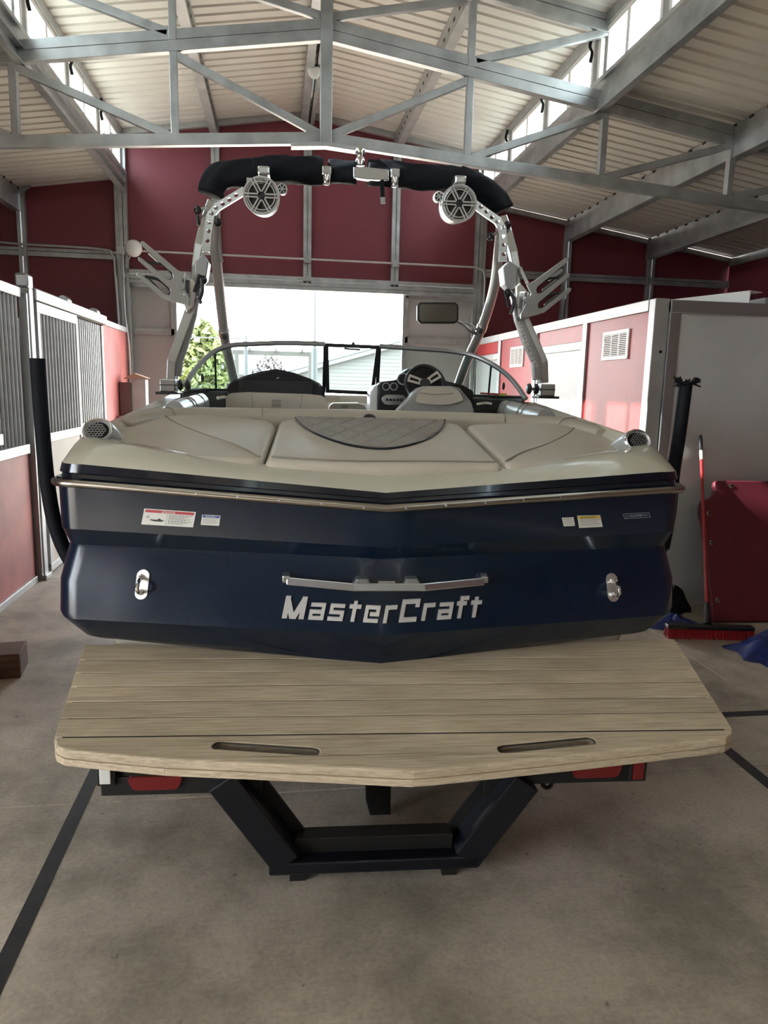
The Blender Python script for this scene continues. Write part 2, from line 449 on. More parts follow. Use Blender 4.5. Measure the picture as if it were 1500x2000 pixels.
for x0, z0, x1, z1, mm in specs:
    src = sheet_mesh(x0, z0, x1, z1, SW).build('roof_sheet', mm, ceiling)
    k = 0; y = YB + 0.12 - SW
    first = True
    while y > YF - 0.6:
        if first: src.location = (0, y, 0); first = False
        else: inst(src, loc=(0, y, 0), parent=ceiling)
        y -= SW
# ridge cap
MB().beam((XC, YF - 0.4, ZR + 0.06), (XC, YB + 0.15, ZR + 0.06), 0.4, 0.02).build('ridge_cap', 'roof_sheet', ceiling)
# purlins of the centre roof: channels with slots
def purlin(x, z, w, h, label=None, slots=True):
    m = MB().channel((x, YF, z), (x, YB - 0.05, z), w, h, 0.012, lip=0.03)
    o = m.build('purlin', 'galvanised_light', ceiling)
    return o
for x in (XC - 1.27, XC + 1.27):
    purlin(x, z_centre(x) - 0.115, 0.10, 0.20)
    s = MB()
    y = 6.0
    sgn = 1 if x < XC else -1
    while y < YB - 0.2:                              # punched slots along the web
        s.box(x - sgn * 0.0 + sgn * 0.051, x + sgn * 0.054, y, y + 0.05, z_centre(x) - 0.14, z_centre(x) - 0.115); y += 0.21
    tag(s.build('slot', 'dark_void', ceiling), kind='stuff')
MB().beam((XC - 0.05, YF, ZR - 0.11), (XC - 0.05, YB - 0.05, ZR - 0.11), 0.09, 0.17).build('ridge_beam', 'galvanised', ceiling)
MB().beam((XC + 0.06, YF, ZR - 0.09), (XC + 0.06, YB - 0.05, ZR - 0.09), 0.05, 0.14).build('ridge_beam', 'galvanised_light', ceiling)
# deep purlins of the lower roofs
for x in (XR + 1.30, XR + 2.60, XL - 1.30, XL - 2.60):
    sgn = 1 if x > XC else -1
    m = MB(); zc = z_low(x) - 0.16
    m.beam((x, YF, zc), (x, YB - 0.03, zc), 0.012, 0.29)
    for dz in (-0.14, 0.14): m.beam((x + sgn * 0.05, YF, zc + dz), (x + sgn * 0.05, YB - 0.03, zc + dz), 0.11, 0.014)
    m.build('deep_purlin', 'galvanised', ceiling)
    m = MB(); y = 4.0
    while y < YB - 0.1:
        m.box(x - sgn * 0.012, x - sgn * 0.006, y, y + 0.06, z_low(x) - 0.035, z_low(x) - 0.012); y += 0.25
    tag(m.build('slot', 'dark_void', ceiling), kind='stuff')
# eave struts at the outside walls
for x in (OL, OR_):
    MB().beam((x, YF, z_low(x) - 0.07), (x, YB, z_low(x) - 0.07), 0.09, 0.12).build('eave_strut', 'galvanised', ceiling)

# clerestory walls and windows
wi = 0
WIN = []
for side, x in (('left', XL), ('right', XR)):
    sg = 1 if side == 'left' else -1            # towards the aisle
    wall = tag(empty('wall_upper_' + side), kind='structure')
    MB().beam((x, YF, 4.47), (x, YB, 4.47), 0.09, 0.10).build('sill_beam', 'galvanised', wall)
    MB().channel((x + sg * 0.05, YF, 4.33), (x + sg * 0.05, YB, 4.33), 0.07, 0.13, 0.01).build('sill_channel', 'galvanised', wall)
    MB().beam((x, YF, 5.03), (x, YB, 5.03), 0.10, 0.09).build('head_beam', 'galvanised', wall)
    MB().beam((x + sg * 0.03, YF, 4.535), (x + sg * 0.03, YB, 4.535), 0.10, 0.035).build('sill_board', 'galvanised_light', wall)
    # closers where the ribs end
    y = YF
    ypos = [YB - 0.06 - 1.28 * k for k in range(16)]
    for k, yp in enumerate(ypos):
        MB().beam((x, yp, 4.42), (x, yp, 5.05), 0.07, 0.07, up=(0, 1, 0)).build('post', 'galvanised', wall)
        if k + 1 < len(ypos):
            wi += 1
            y0, y1 = ypos[k + 1] + 0.05, yp - 0.05
            w = tag(empty('window_%d' % wi), kind='structure')
            f = MB(); t = 0.045
            f.box(x - 0.03, x + 0.03, y0, y1, 4.55, 4.55 + t); f.box(x - 0.03, x + 0.03, y0, y1, 4.985 - t, 4.985)
            f.box(x - 0.03, x + 0.03, y0, y0 + t, 4.55 + t, 4.985 - t); f.box(x - 0.03, x + 0.03, y1 - t, y1, 4.55 + t, 4.985 - t)
            f.build('window_frame', 'white_vinyl', w, bevel=0.004)
            ym = (y0 + y1) / 2
            MB().box(x - 0.028, x + 0.028, ym - 0.03, ym + 0.03, 4.55 + t, 4.985 - t).build('meeting_rail', 'white_vinyl', w)
            MB().box(x - 0.004, x + 0.000, y0 + t, ym - 0.03, 4.55 + t, 4.985 - t).build('pane', 'window_glass', w)
            MB().box(x + 0.008, x + 0.012, ym + 0.03, y1 - t, 4.55 + t, 4.985 - t).build('pane', 'window_glass', w)
            WIN.append((w, x, sg, y0, y1))
    # dark strap ends hanging at some posts
    for yp in (ypos[1], ypos[2], ypos[3]):
        pts = [(x + sg * 0.06, yp + 0.03, 5.02), (x + sg * 0.075, yp + 0.045, 4.93), (x + sg * 0.06, yp + 0.02, 4.86), (x + sg * 0.07, yp + 0.03, 4.78)]
        MB().tube(smooth_path(pts, 4), 0.016, 6, sx=0.3).build('strap', 'dark_void', wall)

# outer side walls
for side, x in (('left', OL), ('right', OR_)):
    wall = tag(empty('wall_' + side), kind='structure')
    sg = 1 if side == 'left' else -1
    y = YB
    oy0, oy1, oz = (-3.46, 1.70, 2.9) if side == 'left' else (1.6, 3.1, 2.6)      # unseen side door openings, added to light the stern
    while y > YF + 0.1:
        inside = oy0 - 0.1 < y - 1.26 and y < oy1 + 0.1
        MB().box(x - 0.03, x + 0.03, y - 1.24, y - 0.02, oz if inside else 0.0, z_low(x) - 0.02).build('panel', 'red_panel', wall)
        if inside and oy0 + 0.2 < y - 1.26:
            y -= 1.28; continue
        MB().beam((x + sg * 0.07, y - 1.26, 0), (x + sg * 0.07, y - 1.26, z_low(x) - 0.1), 0.08, 0.08, up=(0, 1, 0)).build('post', 'galvanised', wall)
        y -= 1.28

# back wall
wb = tag(empty('wall_back'), kind='structure')
PX = [XC - 2.53, XC - 1.265, XC, XC + 1.265, XC + 2.53]
HZ = 3.28                                           # top of the header
def panel(x0, x1, za, zb0, zb1, y=YB, m='red_panel', name='panel'):
    mb = MB().prism([(x0, za), (x1, za), (x1, zb1), (x0, zb0)], [], lambda u, v, t: (u, t, v), y, y + 0.03)
    return mb.build(name, m, wb)
for i in range(4):
    x0, x1 = PX[i], PX[i + 1]
    panel(x0 + 0.01, x1 - 0.01, HZ - 0.05, z_centre(x0) - 0.03, z_centre(x1) - 0.03)
for i, x in enumerate(PX):
    if i in (0, 4): continue
    m = MB()
    for dx in (-0.034, 0.034): m.box(x + dx - 0.022, x + dx + 0.022, YB - 0.07, YB, HZ - 0.08, z_centre(x) - 0.02)
    m.box(x - 0.012, x + 0.012, YB - 0.05, YB, HZ - 0.08, z_centre(x) - 0.02)
    m.build('post', 'galvanised', wb)
for sg, x in ((-1, PX[0]), (1, PX[4])):             # heavy corner posts, floor to roof
    for k, dx in enumerate((-0.055, 0.0, 0.055)):
        MB().box(x + dx - 0.024, x + dx + 0.024, YB - (0.11 if k == 1 else 0.09), YB, 0.0, z_centre(x) - 0.02).build('corner_post', 'galvanised', wb)
for a, b in ((PX[0], XC), (XC, PX[4])):             # eave trim along the roof line
    MB().beam((a, YB - 0.03, z_centre(a) - 0.035), (b, YB - 0.03, z_centre(b) - 0.035), 0.06, 0.07).build('roof_trim', 'galvanised_light', wb)
# header over the opening
for z, h, d in ((3.255, 0.05, 0.09), (3.19, 0.065, 0.07), (3.125, 0.05, 0.085)):
    MB().box(PX[0] + 0.06, PX[4] - 0.06, YB - d, YB + 0.02, z - h / 2, z + h / 2).build('header', 'galvanised', wb)
# side bays of the back wall
for sg, xw, xo in ((-1, PX[0], OL), (1, PX[4], OR_)):
    n = 3
    xe = [xw + (xo - xw) * k / n for k in range(n + 1)]
    for k in range(n):
        a, b = sorted((xe[k], xe[k + 1]))
        for za, zb in ((0.0, 2.2), (2.2, 3.46), (3.46, None)):
            m = MB(); t0 = zb if zb else z_low(a) - 0.03; t1 = zb if zb else z_low(b) - 0.03
            m.prism([(a + 0.005, za), (b - 0.005, za), (b - 0.005, t1), (a + 0.005, t0)], [], lambda u, v, t: (u, t, v), YB, YB + 0.03).build('panel', 'red_panel', wb)
        if k > 0:
            x = xe[k]; m = MB()
            for dx in (-0.03, 0.03): m.box(x + dx - 0.022, x + dx + 0.022, YB - 0.08, YB, 0, z_low(x) - 0.03)
            m.build('post', 'galvanised', wb)
        MB().beam((a, YB - 0.04, z_low(a) - 0.05), (b, YB - 0.04, z_low(b) - 0.05), 0.06, 0.06).build('roof_trim', 'galvanised', wb)
    a, b = sorted((xw + sg * 0.08, xo))
    MB().box(a, b, YB - 0.06, YB - 0.01, 3.40, 3.46).build('girt', 'galvanised', wb)
    MB().box(a, b, YB - 0.05, YB - 0.01, 3.47, 3.51).build('girt', 'galvanised', wb)
    MB().box(a, b, YB - 0.06, YB - 0.01, 2.15, 2.25).build('girt', 'galvanised', wb)

# sliding doors standing open at both sides of the opening
def sliding_door(name, x0, x1, y, xe0, xe1):
    d = tag(empty(name), kind='structure')
    zt = 3.08
    for za, zb in ((0.10, 1.20), (1.28, 2.42), (2.50, zt)):
        MB().box(xe0 + 0.04, xe1 - 0.04, y, y + 0.03, za, zb).build('panel', 'grey_door', d)
    for z in (0.05, 1.24, 2.46, zt + 0.03):
        MB().box(xe0, xe1, y - 0.03, y + 0.04, z - 0.045, z + 0.045).build('rail', 'galvanised', d)
    for x in (xe0, xe1):
        MB().box(x - 0.04, x + 0.04, y - 0.03, y + 0.04, 0.0, zt + 0.08).build('stile', 'galvanised', d)
    return d
sliding_door('door_1', 0, 0, YB + 0.07, PX[0] - 1.9, -1.47)
sliding_door('door_2', 0, 0, YB + 0.07, 1.87, PX[4] + 1.5)
# rail line along the header for the doors
MB().box(PX[0], PX[4], YB + 0.04, YB + 0.10, 3.13, 3.19).build('door_track', 'galvanised_light', wb)

# front wall behind the camera, with its own open door
wf = tag(empty('wall_front'), kind='structure')
DX0, DX1, DZ = XC - 1.9, XC + 1.9, 3.2
MB().box(DX0 + 0.06, XC - 0.01, YF - 0.03, YF + 0.02, 0.02, DZ).build('closed_leaf', 'grey_door', wf)
MB().box(XC + 0.01, DX1 - 0.06, YF - 0.03, YF + 0.02, 0.02, DZ).build('closed_leaf', 'grey_door', wf)
def fpan(x0, x1, za, f): MB().prism([(x0, za), (x1, za), (x1, f(x1) - 0.02), (x0, f(x0) - 0.02)], [], lambda u, v, t: (u, t, v), YF - 0.03, YF).build('panel', 'cream_board', wf)
for a_, b_ in ((OL, XL), (XR, OR_)): fpan(a_, b_, 0.0, z_low)
for a_, b_, z_ in ((XL, DX0, 0.0), (DX0, XC, DZ), (XC, DX1, DZ), (DX1, XR, 0.0)): fpan(a_, b_, z_, z_centre)
for x in (DX0, DX1): MB().box(x - 0.06, x + 0.06, YF, YF + 0.08, 0, DZ).build('post', 'galvanised', wf)
MB().box(DX0, DX1, YF, YF + 0.08, DZ, DZ + 0.14).build('header', 'galvanised', wf)

# roof truss
truss = tag(empty('roof_truss', (0, 0, 0)), 'galvanised steel roof truss with diagonal webs spanning above the boat tower', 'truss')
TY = 6.8
VX = [XC - 3.84, XC - 2.55, XC - 1.275, XC, XC + 1.275, XC + 2.55, XC + 3.84, XC + 5.12]
def zbot(x): return 3.88 - 0.078 * abs(x - XC)
def ztop(x): return 4.745 - 0.152 * abs(x - XC)
def member(name, a, b, w=0.06, h=0.09, m='galvanised', dy=0.0):
    a = Vector((a[0], TY + dy, a[1])); b = Vector((b[0], TY + dy, b[1]))
    return MB().beam(a, b, w, h).build(name, m, truss, bevel=0.004)
for s in (-1, 1):
    xo = OL + 0.05 if s < 0 else OR_ - 0.05
    member('bottom_chord', (XC, zbot(XC)), (xo, zbot(xo)), 0.07, 0.095)
    member('top_chord', (XC, ztop(XC) - 0.045), (xo, ztop(xo) - 0.045), 0.07, 0.085)
    member('top_chord', (XC, ztop(XC) + 0.045), (xo, ztop(xo) + 0.045), 0.05, 0.08)
    xe = XC + s * 2.55
    member('upper_chord', (XC, z_centre(XC) - 0.11), (xe, z_centre(xe) - 0.11), 0.07, 0.09)
    member('upper_chord', (XC, z_centre(XC) - 0.02), (xe, z_centre(xe) - 0.02), 0.05, 0.06)
member('king_post', (XC, zbot(XC) - 0.05), (XC, z_centre(XC) - 0.05), 0.10, 0.11, dy=-0.02)
for x in VX:
    if abs(x - XC) < 0.01 or not (OL < x < OR_): continue
    top = z_centre(x) - 0.1 if abs(x - XC) < 2.6 else ztop(x)
    member('web_post', (x, zbot(x)), (x, ztop(x)), 0.06, 0.07, dy=0.005)
    if abs(x - XC) < 2.6: member('upper_post', (x, ztop(x)), (x, top), 0.06, 0.07, dy=0.005)
for s in (-1, 1):
    a, b, c_, d = XC, XC + s * 1.275, XC + s * 2.55, XC + s * 3.84
    member('diagonal', (a + s * 0.05, zbot(a) + 0.03), (b, ztop(b) - 0.10), 0.05, 0.065)
    member('diagonal', (b + s * 0.04, zbot(b) + 0.03), (c_, ztop(c_) - 0.10), 0.05, 0.065)
    member('diagonal', (c_ + s * 0.04, zbot(c_) + 0.04), (d, ztop(d) - 0.08), 0.05, 0.065)
    member('diagonal', (d + s * 0.04, zbot(d) + 0.04), (XC + s * 5.12, ztop(XC + s * 5.12) - 0.06), 0.05, 0.065)
    member('diagonal', (a + s * 0.05, ztop(a) + 0.10), (b, z_centre(b) - 0.18), 0.05, 0.065)
    member('diagonal', (b + s * 0.04, ztop(b) + 0.06), (c_, z_centre(c_) - 0.13), 0.05, 0.065)
for s in (-1, 1):                                    # splice plates under the king post
    member('splice_plate', (XC, zbot(XC) - 0.062), (XC + s * 0.30, zbot(XC + s * 0.3) - 0.062), 0.11, 0.035, 'galvanised_light', dy=-0.02)

# bulb on the ridge beam
bulb = tag(empty('ceiling_bulb'), 'bare bulb in a pale ceiling socket on the ridge beam', 'light bulb')
q = Vector((XC, 9.0, 0)); zb = ZR - 0.20
MB().beam((XC, 9.0, zb + 0.05), (XC, 9.9, zb + 0.05), 0.03, 0.03).build('conduit', 'white_vinyl', bulb)
MB().lathe([(0.0, 0.02), (0.075, 0.02), (0.08, 0.0), (0.06, -0.05), (0.035, -0.075), (0, -0.075)], (XC, 9.0, zb), (0, 0, 1)).build('socket', 'white_vinyl', bulb, smooth=True)
MB().lathe([(0.022, 0.0), (0.03, -0.03), (0.048, -0.085), (0.046, -0.115), (0.025, -0.145), (0.0, -0.152)], (XC, 9.0, zb - 0.07), (0, 0, 1)).build('bulb_glass', 'window_glass', bulb, smooth=True)

# round white globe at the left corner post, with its cord
g = onY(261, 485, YB - 0.14)
glb = tag(empty('globe_lamp'), 'round white globe lamp hanging on the back wall beside the left corner post', 'lamp')
MB().ico(g, 0.115, (1, 0.7, 1)).build('globe', 'globe_white', glb, smooth=True)
MB().tube([g + Vector((0, 0.05, 0)), g + Vector((0, 0.13, 0.0))], 0.03, 10).build('mount', 'white_vinyl', glb)
MB().tube(smooth_path([g + Vector((-0.05, 0.05, -0.09)), g + Vector((-0.14, 0.08, -0.22)), g + Vector((-0.23, 0.07, -0.32)), g + Vector((-0.25, 0.05, -0.50))], 5), 0.008, 6).build('cord', 'white_vinyl', glb)

# conduits
cdt = wb
z0 = 3.52
MB().tube(smooth_path([(PX[0] + 0.05, YB - 0.12, z0), (PX[0] + 0.5, YB - 0.12, z0), (XC, YB - 0.12, z0), (PX[4] - 0.3, YB - 0.12, z0), (PX[4] - 0.06, YB - 0.12, z0 - 0.01), (PX[4] + 0.06, YB - 0.13, z0 - 0.10), (PX[4] + 0.07, YB - 0.13, z0 - 0.6), (PX[4] + 0.07, YB - 0.13, 1.2)], 5), 0.014, 8).build('conduit', 'galvanised_light', cdt, smooth=True)
for x in (PX[1], PX[2], PX[3]): MB().box(x - 0.05, x + 0.05, YB - 0.14, YB - 0.06, z0 - 0.05, z0 + 0.05).build('junction_box', 'galvanised', cdt)
cd2 = wb
xl = PX[0]
MB().tube(smooth_path([(xl - 1.62, YB - 0.13, 4.0), (xl - 1.6, YB - 0.13, 3.62), (xl - 1.5, YB - 0.13, 3.54), (xl - 0.3, YB - 0.13, 3.52), (xl - 0.12, YB - 0.14, 3.44), (xl - 0.09, YB - 0.15, 3.2), (xl - 0.06, YB - 0.16, 2.2), (xl - 0.05, YB - 0.16, 1.3)], 6), 0.016, 8).build('conduit', 'galvanised_light', cd2, smooth=True)
MB().tube(smooth_path([(xl + 0.02, YB - 0.15, 3.5), (xl + 0.02, YB - 0.16, 2.7), (xl + 0.06, YB - 0.16, 2.2), (xl + 0.06, YB - 0.16, 1.3)], 5), 0.014, 8).build('conduit', 'galvanised_light', cd2, smooth=True)
MB().box(xl - 0.05, xl + 0.05, YB - 0.17, YB - 0.11, 3.46, 3.56).build('junction_box', 'galvanised_light', cd2)

# ------------------------------------------------------------------ left stalls
ST = 2.49
def bars(parent, x, ya, yb, za, zb, pitch, r=0.0165):
    src = MB().tube([(0, 0, za), (0, 0, zb)], r, 8).build('bar', 'galvanised_light', parent, smooth=True)
    n = max(1, int(round((yb - ya) / pitch))); first = True
    for k in range(n + 1):
        y = ya + (yb - ya) * k / n
        if first: src.location = (x, y, 0); first = False
        else: inst(src, loc=(x, y, 0), parent=parent)
sf = tag(empty('barred_stall'), 'stall front with vertical steel bars over a red board, nearest on the left', 'stall front')
ya, yb = 3.0, 6.52
MB().box(XL - 0.03, XL + 0.03, ya, yb, 2.41, ST).build('top_rail', 'galvanised_light', sf, bevel=0.005)
MB().box(XL - 0.035, XL + 0.035, ya, yb, 1.13, 1.21).build('mid_rail', 'galvanised_light', sf, bevel=0.005)
MB().box(XL - 0.035, XL + 0.035, ya, yb, 0.0, 0.06).build('bottom_rail', 'galvanised_light', sf, bevel=0.005)
MB().box(XL - 0.015, XL + 0.015, ya, yb, 0.06, 1.13).build('board', 'red_left', sf)
bars(sf, XL, 5.86, yb - 0.06, 1.21, 2.41, 0.088)
MB().box(XL - 0.04, XL + 0.045, 5.70, 5.77, 1.21, 2.41).build('hatch_stile', 'galvanised_light', sf)
MB().box(XL - 0.03, XL + 0.05, 5.0, 5.77, 1.21, 1.27).build('hatch_rail', 'galvanised_light', sf)
bars(sf, XL, 5.05, 5.62, 1.27, 2.41, 0.09)
MB().box(XL + 0.03, XL + 0.07, 5.74, 5.82, 1.26, 1.34).build('latch', 'galvanised', sf)
# post
pst = tag(empty('stall_post'), 'dark steel post between the two left stall fronts, standing on the concrete', 'post')
MB().box(XL - 0.02, XL + 0.07, 6.60, 6.70, 0.04, 2.50).build('shaft', 'galvanised_light', pst, bevel=0.006)
MB().box(XL + 0.0, XL + 0.06, 6.56, 6.60, 0.04, 2.45).build('edge_channel', 'aluminium_dark', pst)
MB().box(XL - 0.05, XL + 0.09, 6.57, 6.73, 0.0, 0.045).build('foot', 'galvanised', pst, bevel=0.006)
MB().box(XL - 0.05, XL + 0.06, 6.62, 6.76, 2.50, 2.62).build('cap', 'aluminium_dark', pst, bevel=0.02)
# sliding stall door and fixed grille
dr = tag(empty('stall_door'), 'sliding stall door with vertical bars above a pale board, on the left', 'stall door')
xd = XL + 0.045
y0, y1 = 6.80, 8.08
MB().box(xd - 0.02, xd + 0.02, y0, y1, 2.32, 2.41).build('top_rail', 'galvanised_light', dr, bevel=0.004)
MB().box(xd - 0.02, xd + 0.02, y0, y0 + 0.07, 0.06, 2.32).build('stile', 'galvanised_light', dr, bevel=0.004)
MB().box(xd - 0.02, xd + 0.02, y1 - 0.05, y1, 0.06, 2.32).build('stile', 'galvanised_light', dr, bevel=0.004)
MB().box(xd - 0.022, xd + 0.022, y0 + 0.07, y1 - 0.05, 1.19, 1.27).build('mid_rail', 'galvanised_light', dr, bevel=0.004)
MB().box(xd - 0.022, xd + 0.022, y0, y1, 0.02, 0.09).build('bottom_rail', 'galvanised_light', dr, bevel=0.004)
MB().box(xd - 0.008, xd + 0.008, y0 + 0.07, y1 - 0.05, 0.09, 1.19).build('board', 'cream_board', dr)
bars(dr, xd, y0 + 0.12, y1 - 0.10, 1.27, 2.32, 0.095)
fg = tag(empty('barred_stall'), 'stall front with fine vertical bars between the sliding stall door and the red board', 'stall front')
MB().box(XL - 0.02, XL + 0.02, 6.735, 9.36, 1.19, 1.29).build('mid_rail', 'galvanised_light', fg)
MB().box(XL - 0.02, XL + 0.02, 6.735, 9.36, 0.0, 0.07).build('bottom_rail', 'galvanised_light', fg)
MB().box(XL - 0.012, XL + 0.012, 6.735, 9.36, 0.07, 1.19).build('board', 'cream_board', fg)
MB().box(XL - 0.02, XL + 0.03, 9.29, 9.37, 0.0, 2.40).build('end_stile', 'galvanised_light', fg)
bars(fg, XL, 8.14, 9.24, 1.29, 2.40, 0.085)
MB().box(XL - 0.05, XL + 0.075, 6.77, 9.40, 2.42, 2.52).build('door_track', 'galvanised_light', fg, bevel=0.012)
for y in (7.9, 9.1): MB().tube([(XL, y - 0.07, 2.53), (XL, y + 0.07, 2.53)], 0.05, 12).build('roller_cover', 'aluminium_dark', fg, smooth=True)
rl = tag(empty('stall_board'), 'plain red board wall at the far end of the left stalls', 'stall front')
MB().box(XL - 0.02, XL + 0.02, 9.405, YB - 0.12, 0.0, 2.42).build('board', 'red_left', rl)
MB().box(XL - 0.03, XL + 0.04, 9.405, YB - 0.12, 2.42, 2.49).build('top_rail', 'galvanised_light', rl, bevel=0.006)
# dark inside of the left stalls
lin = tag(MB().box(XL - 0.9, XL - 0.86, 3.0, YB - 0.1, 0.0, 2.45).build('stall_partition', 'stall_inside'), 'dim grey partition seen between the bars of the left stalls', 'partition')
# tall brown box with flap leaning at the far left
bx_ = tag(empty('feed_box'), 'narrow brown and cream upright box with an open flap beside the red board', 'box')
bxo = Vector((XL + 0.03, 10.15, 0))
MB().box(XL + 0.03, XL + 0.17, 10.15, 10.42, 0.0, 1.74).build('side_board', 'brown_post', bx_, bevel=0.004)
MB().box(XL + 0.172, XL + 0.36, 10.20, 10.40, 0.0, 1.78).build('front_board', 'galvanised_light', bx_, bevel=0.004)
MB().prism([(XL + 0.08, 1.785), (XL + 0.22, 1.86), (XL + 0.40, 1.80), (XL + 0.22, 1.79)], [], lambda u, v, t: (u, t, v), 10.15, 10.40).build('flap', 'cardboard', bx_)
MB().box(XL + 0.03, XL + 0.15, 9.95, 10.10, 0.0, 1.30).build('low_board', 'red_left', bx_, bevel=0.004)

# ------------------------------------------------------------------ right stall box
rs = tag(empty('stall_box'), 'metal framed stall box with red textured panels, vents and a white door on the right', 'stall box')
YS = 5.50
XS = XR
def fr(name, x0, x1, y0, y1, z0, z1, m='galvanised_light', bevel=0.006): return MB().box(x0, x1, y0, y1, z0, z1).build(name, m, rs, bevel=bevel)
fr('corner_post', XS - 0.03, XS + 0.09, YS - 0.0, YS + 0.10, 0, 2.49)
fr('corner_post', XS + 0.09, XS + 0.18, YS - 0.02, YS + 0.06, 0, 2.47, 'aluminium_dark')
MB().tube([(XS + 0.045, YS - 0.003, 2.08), (XS + 0.045, YS + 0.01, 2.08)], 0.013, 10).build('bolt_hole', 'dark_void', rs)
POSTS = [YS + 1.33, YS + 2.70, YS + 4.10]
for p in POSTS: fr('post', XS - 0.03, XS + 0.05, p - 0.05, p + 0.05, 0, 2.43)
fr('top_rail', XS - 0.035, XS + 0.06, YS + 0.10, YB - 0.12, 2.40, 2.49)
fr('bottom_rail', XS - 0.03, XS + 0.05, YS + 0.10, YB - 0.12, 0.0, 0.08)
fr('panel', XS - 0.008, XS + 0.012, YS + 0.10, POSTS[0] - 0.05, 0.08, 2.40, 'red_stall', 0)
fr('transom_panel', XS - 0.008, XS + 0.012, POSTS[0] + 0.05, POSTS[1] - 0.05, 2.24, 2.40, 'red_stall', 0)
fr('door_head', XS - 0.03, XS + 0.05, POSTS[0] + 0.05, POSTS[1] - 0.05, 2.16, 2.24)
fr('door_jamb', XS - 0.02, XS + 0.04, POSTS[0] + 0.05, POSTS[0] + 0.11, 0.08, 2.16, 'aluminium')
fr('door_jamb', XS - 0.02, XS + 0.04, POSTS[1] - 0.11, POSTS[1] - 0.05, 0.08, 2.16, 'aluminium')
fr('door', XS - 0.01, XS + 0.01, POSTS[0] + 0.11, POSTS[1] - 0.11, 0.08, 2.16, 'white_door', 0)
fr('panel', XS - 0.008, XS + 0.012, POSTS[1] + 0.05, POSTS[2] - 0.05, 0.08, 2.40, 'red_stall', 0)
fr('transom_panel', XS - 0.008, XS + 0.012, POSTS[2] + 0.05, YB - 0.13, 2.24, 2.40, 'red_stall', 0)
fr('door_head', XS - 0.03, XS + 0.05, POSTS[2] + 0.05, YB - 0.13, 2.16, 2.24)
fr('door', XS - 0.01, XS + 0.01, POSTS[2] + 0.05, YB - 0.13, 0.08, 2.16, 'white_door', 0)
fr('front_panel', XS + 0.18, OR_ - 0.15, YS + 0.0, YS + 0.03, 0.0, 2.38, 'steel_sheet', 0)
fr('front_cap', XS + 0.09, OR_ - 0.15, YS - 0.025, YS + 0.07, 2.38, 2.48, 'aluminium_dark')
def vent(y0, y1, z0, z1):
    v = MB()
    x = XS - 0.022
    v.box(x, x + 0.014, y0, y1, z0, z0 + 0.03); v.box(x, x + 0.014, y0, y1, z1 - 0.03, z1)
    for a, b in ((y0, y0 + 0.035), (y1 - 0.035, y1)): v.box(x, x + 0.014, a, b, z0 + 0.03, z1 - 0.03)
    vo = v.build('vent', 'white_vinyl', rs)
    MB().box(x + 0.010, x + 0.013, y0 + 0.03, y1 - 0.03, z0 + 0.03, z1 - 0.03).build('vent_back', 'dirt', vo)
    n = 12; s = None; wd = (y1 - y0 - 0.07)
    for k in range(2):
        ym = y0 + 0.035 + wd * (k + 1) / 3
        MB().box(x, x + 0.010, ym - 0.008, ym + 0.008, z0 + 0.03, z1 - 0.03).build('mullion', 'white_vinyl', vo)
    for k in range(n):
        z = z0 + 0.03 + (z1 - z0 - 0.06) * (k + 0.5) / n
        if s is None:
            s = MB().box(x + 0.001, x + 0.009, y0 + 0.035, y1 - 0.035, -0.0032, 0.0032).build('slat', 'white_vinyl', vo); s.location = (0, 0, z)
        else: inst(s, loc=(0, 0, z), parent=vo)
vent(5.93, 6.43, 2.04, 2.29)
vent(8.63, 9.13, 2.04, 2.29)
# loose white channel lying on the stall roof
MB().box(XS + 0.06, OR_ - 0.1, YS + 0.06, YB - 0.12, 2.455, 2.475).build('roof_board', 'steel_sheet', rs)
chn = tag(empty('white_channel'), 'long white sheet metal channel lying on top of the right stall box', 'metal channel')
a, b = Vector((XS + 1.02, 5.80, 2.55)), Vector((XS + 0.62, 6.9, 2.55))
MB().channel(a, b, 0.16, 0.14, 0.008).build('gutter', 'white_vinyl', chn)
b2 = tag(MB().box(XS + 1.25, XS + 2.7, 6.0, 6.5, 2.476, 2.60).build('flat_carton', 'grey_door'), 'flat grey carton lying on the right stall box behind the white channel', 'carton')

# ------------------------------------------------------------------ things on the floor
# wooden block at the left
blk = tag(empty('wood_block'), 'dark weathered timber block lying on the concrete at the left edge', 'timber')
o = MB().box(-0.24, 0.24, -0.12, 0.12, 0, 0.15).build('timber', 'wood_block', blk, bevel=0.008); o.location = (-1.77, 4.42, 0); o.rotation_euler = (0, 0, R(8))

# broom
br = tag(empty('push_broom'), 'red push broom with red bristles leaning on the grey stall wall', 'broom')
hA, hB = Vector((2.80, 4.72, 0)), Vector((3.42, 4.62, 0)); hd = (hB - hA).normalized()
hm = (hA + hB) / 2
MB().beam(hA + Vector((0, 0, 0.085)), hB + Vector((0, 0, 0.085)), 0.07, 0.03).build('head', 'black_plastic', br, bevel=0.008)
m = MB(); nrm = Vector((hd.y, -hd.x, 0))
n = 52
for k in range(n):
    for row in (-1, 0, 1):
        p = hA + hd * ((hB - hA).length * (k + 0.5) / n) + nrm * row * 0.02
        e = p + nrm * (row * 0.02) + hd * (random.uniform(-0.006, 0.006))
        m.beam((p.x, p.y, 0.072), (e.x, e.y, 0.003), 0.008, 0.008, up=(1, 0, 0))
tag(m.build('bristles', 'broom_red', br), kind='stuff')
top = onY(1368, 850, YS - 0.03)
soc = hm + Vector((-0.0, 0.03, 0.10))
dirv = (top - soc).normalized()
MB().tube([soc - dirv * 0.0, soc + dirv * 0.16], [0.028, 0.018], 10).build('socket', 'black_plastic', br, smooth=True)
L = (top - soc).length
MB().tube([soc + dirv * 0.14, soc + dirv * (L - 0.22)], 0.0125, 10).build('handle', 'broom_red', br, smooth=True)
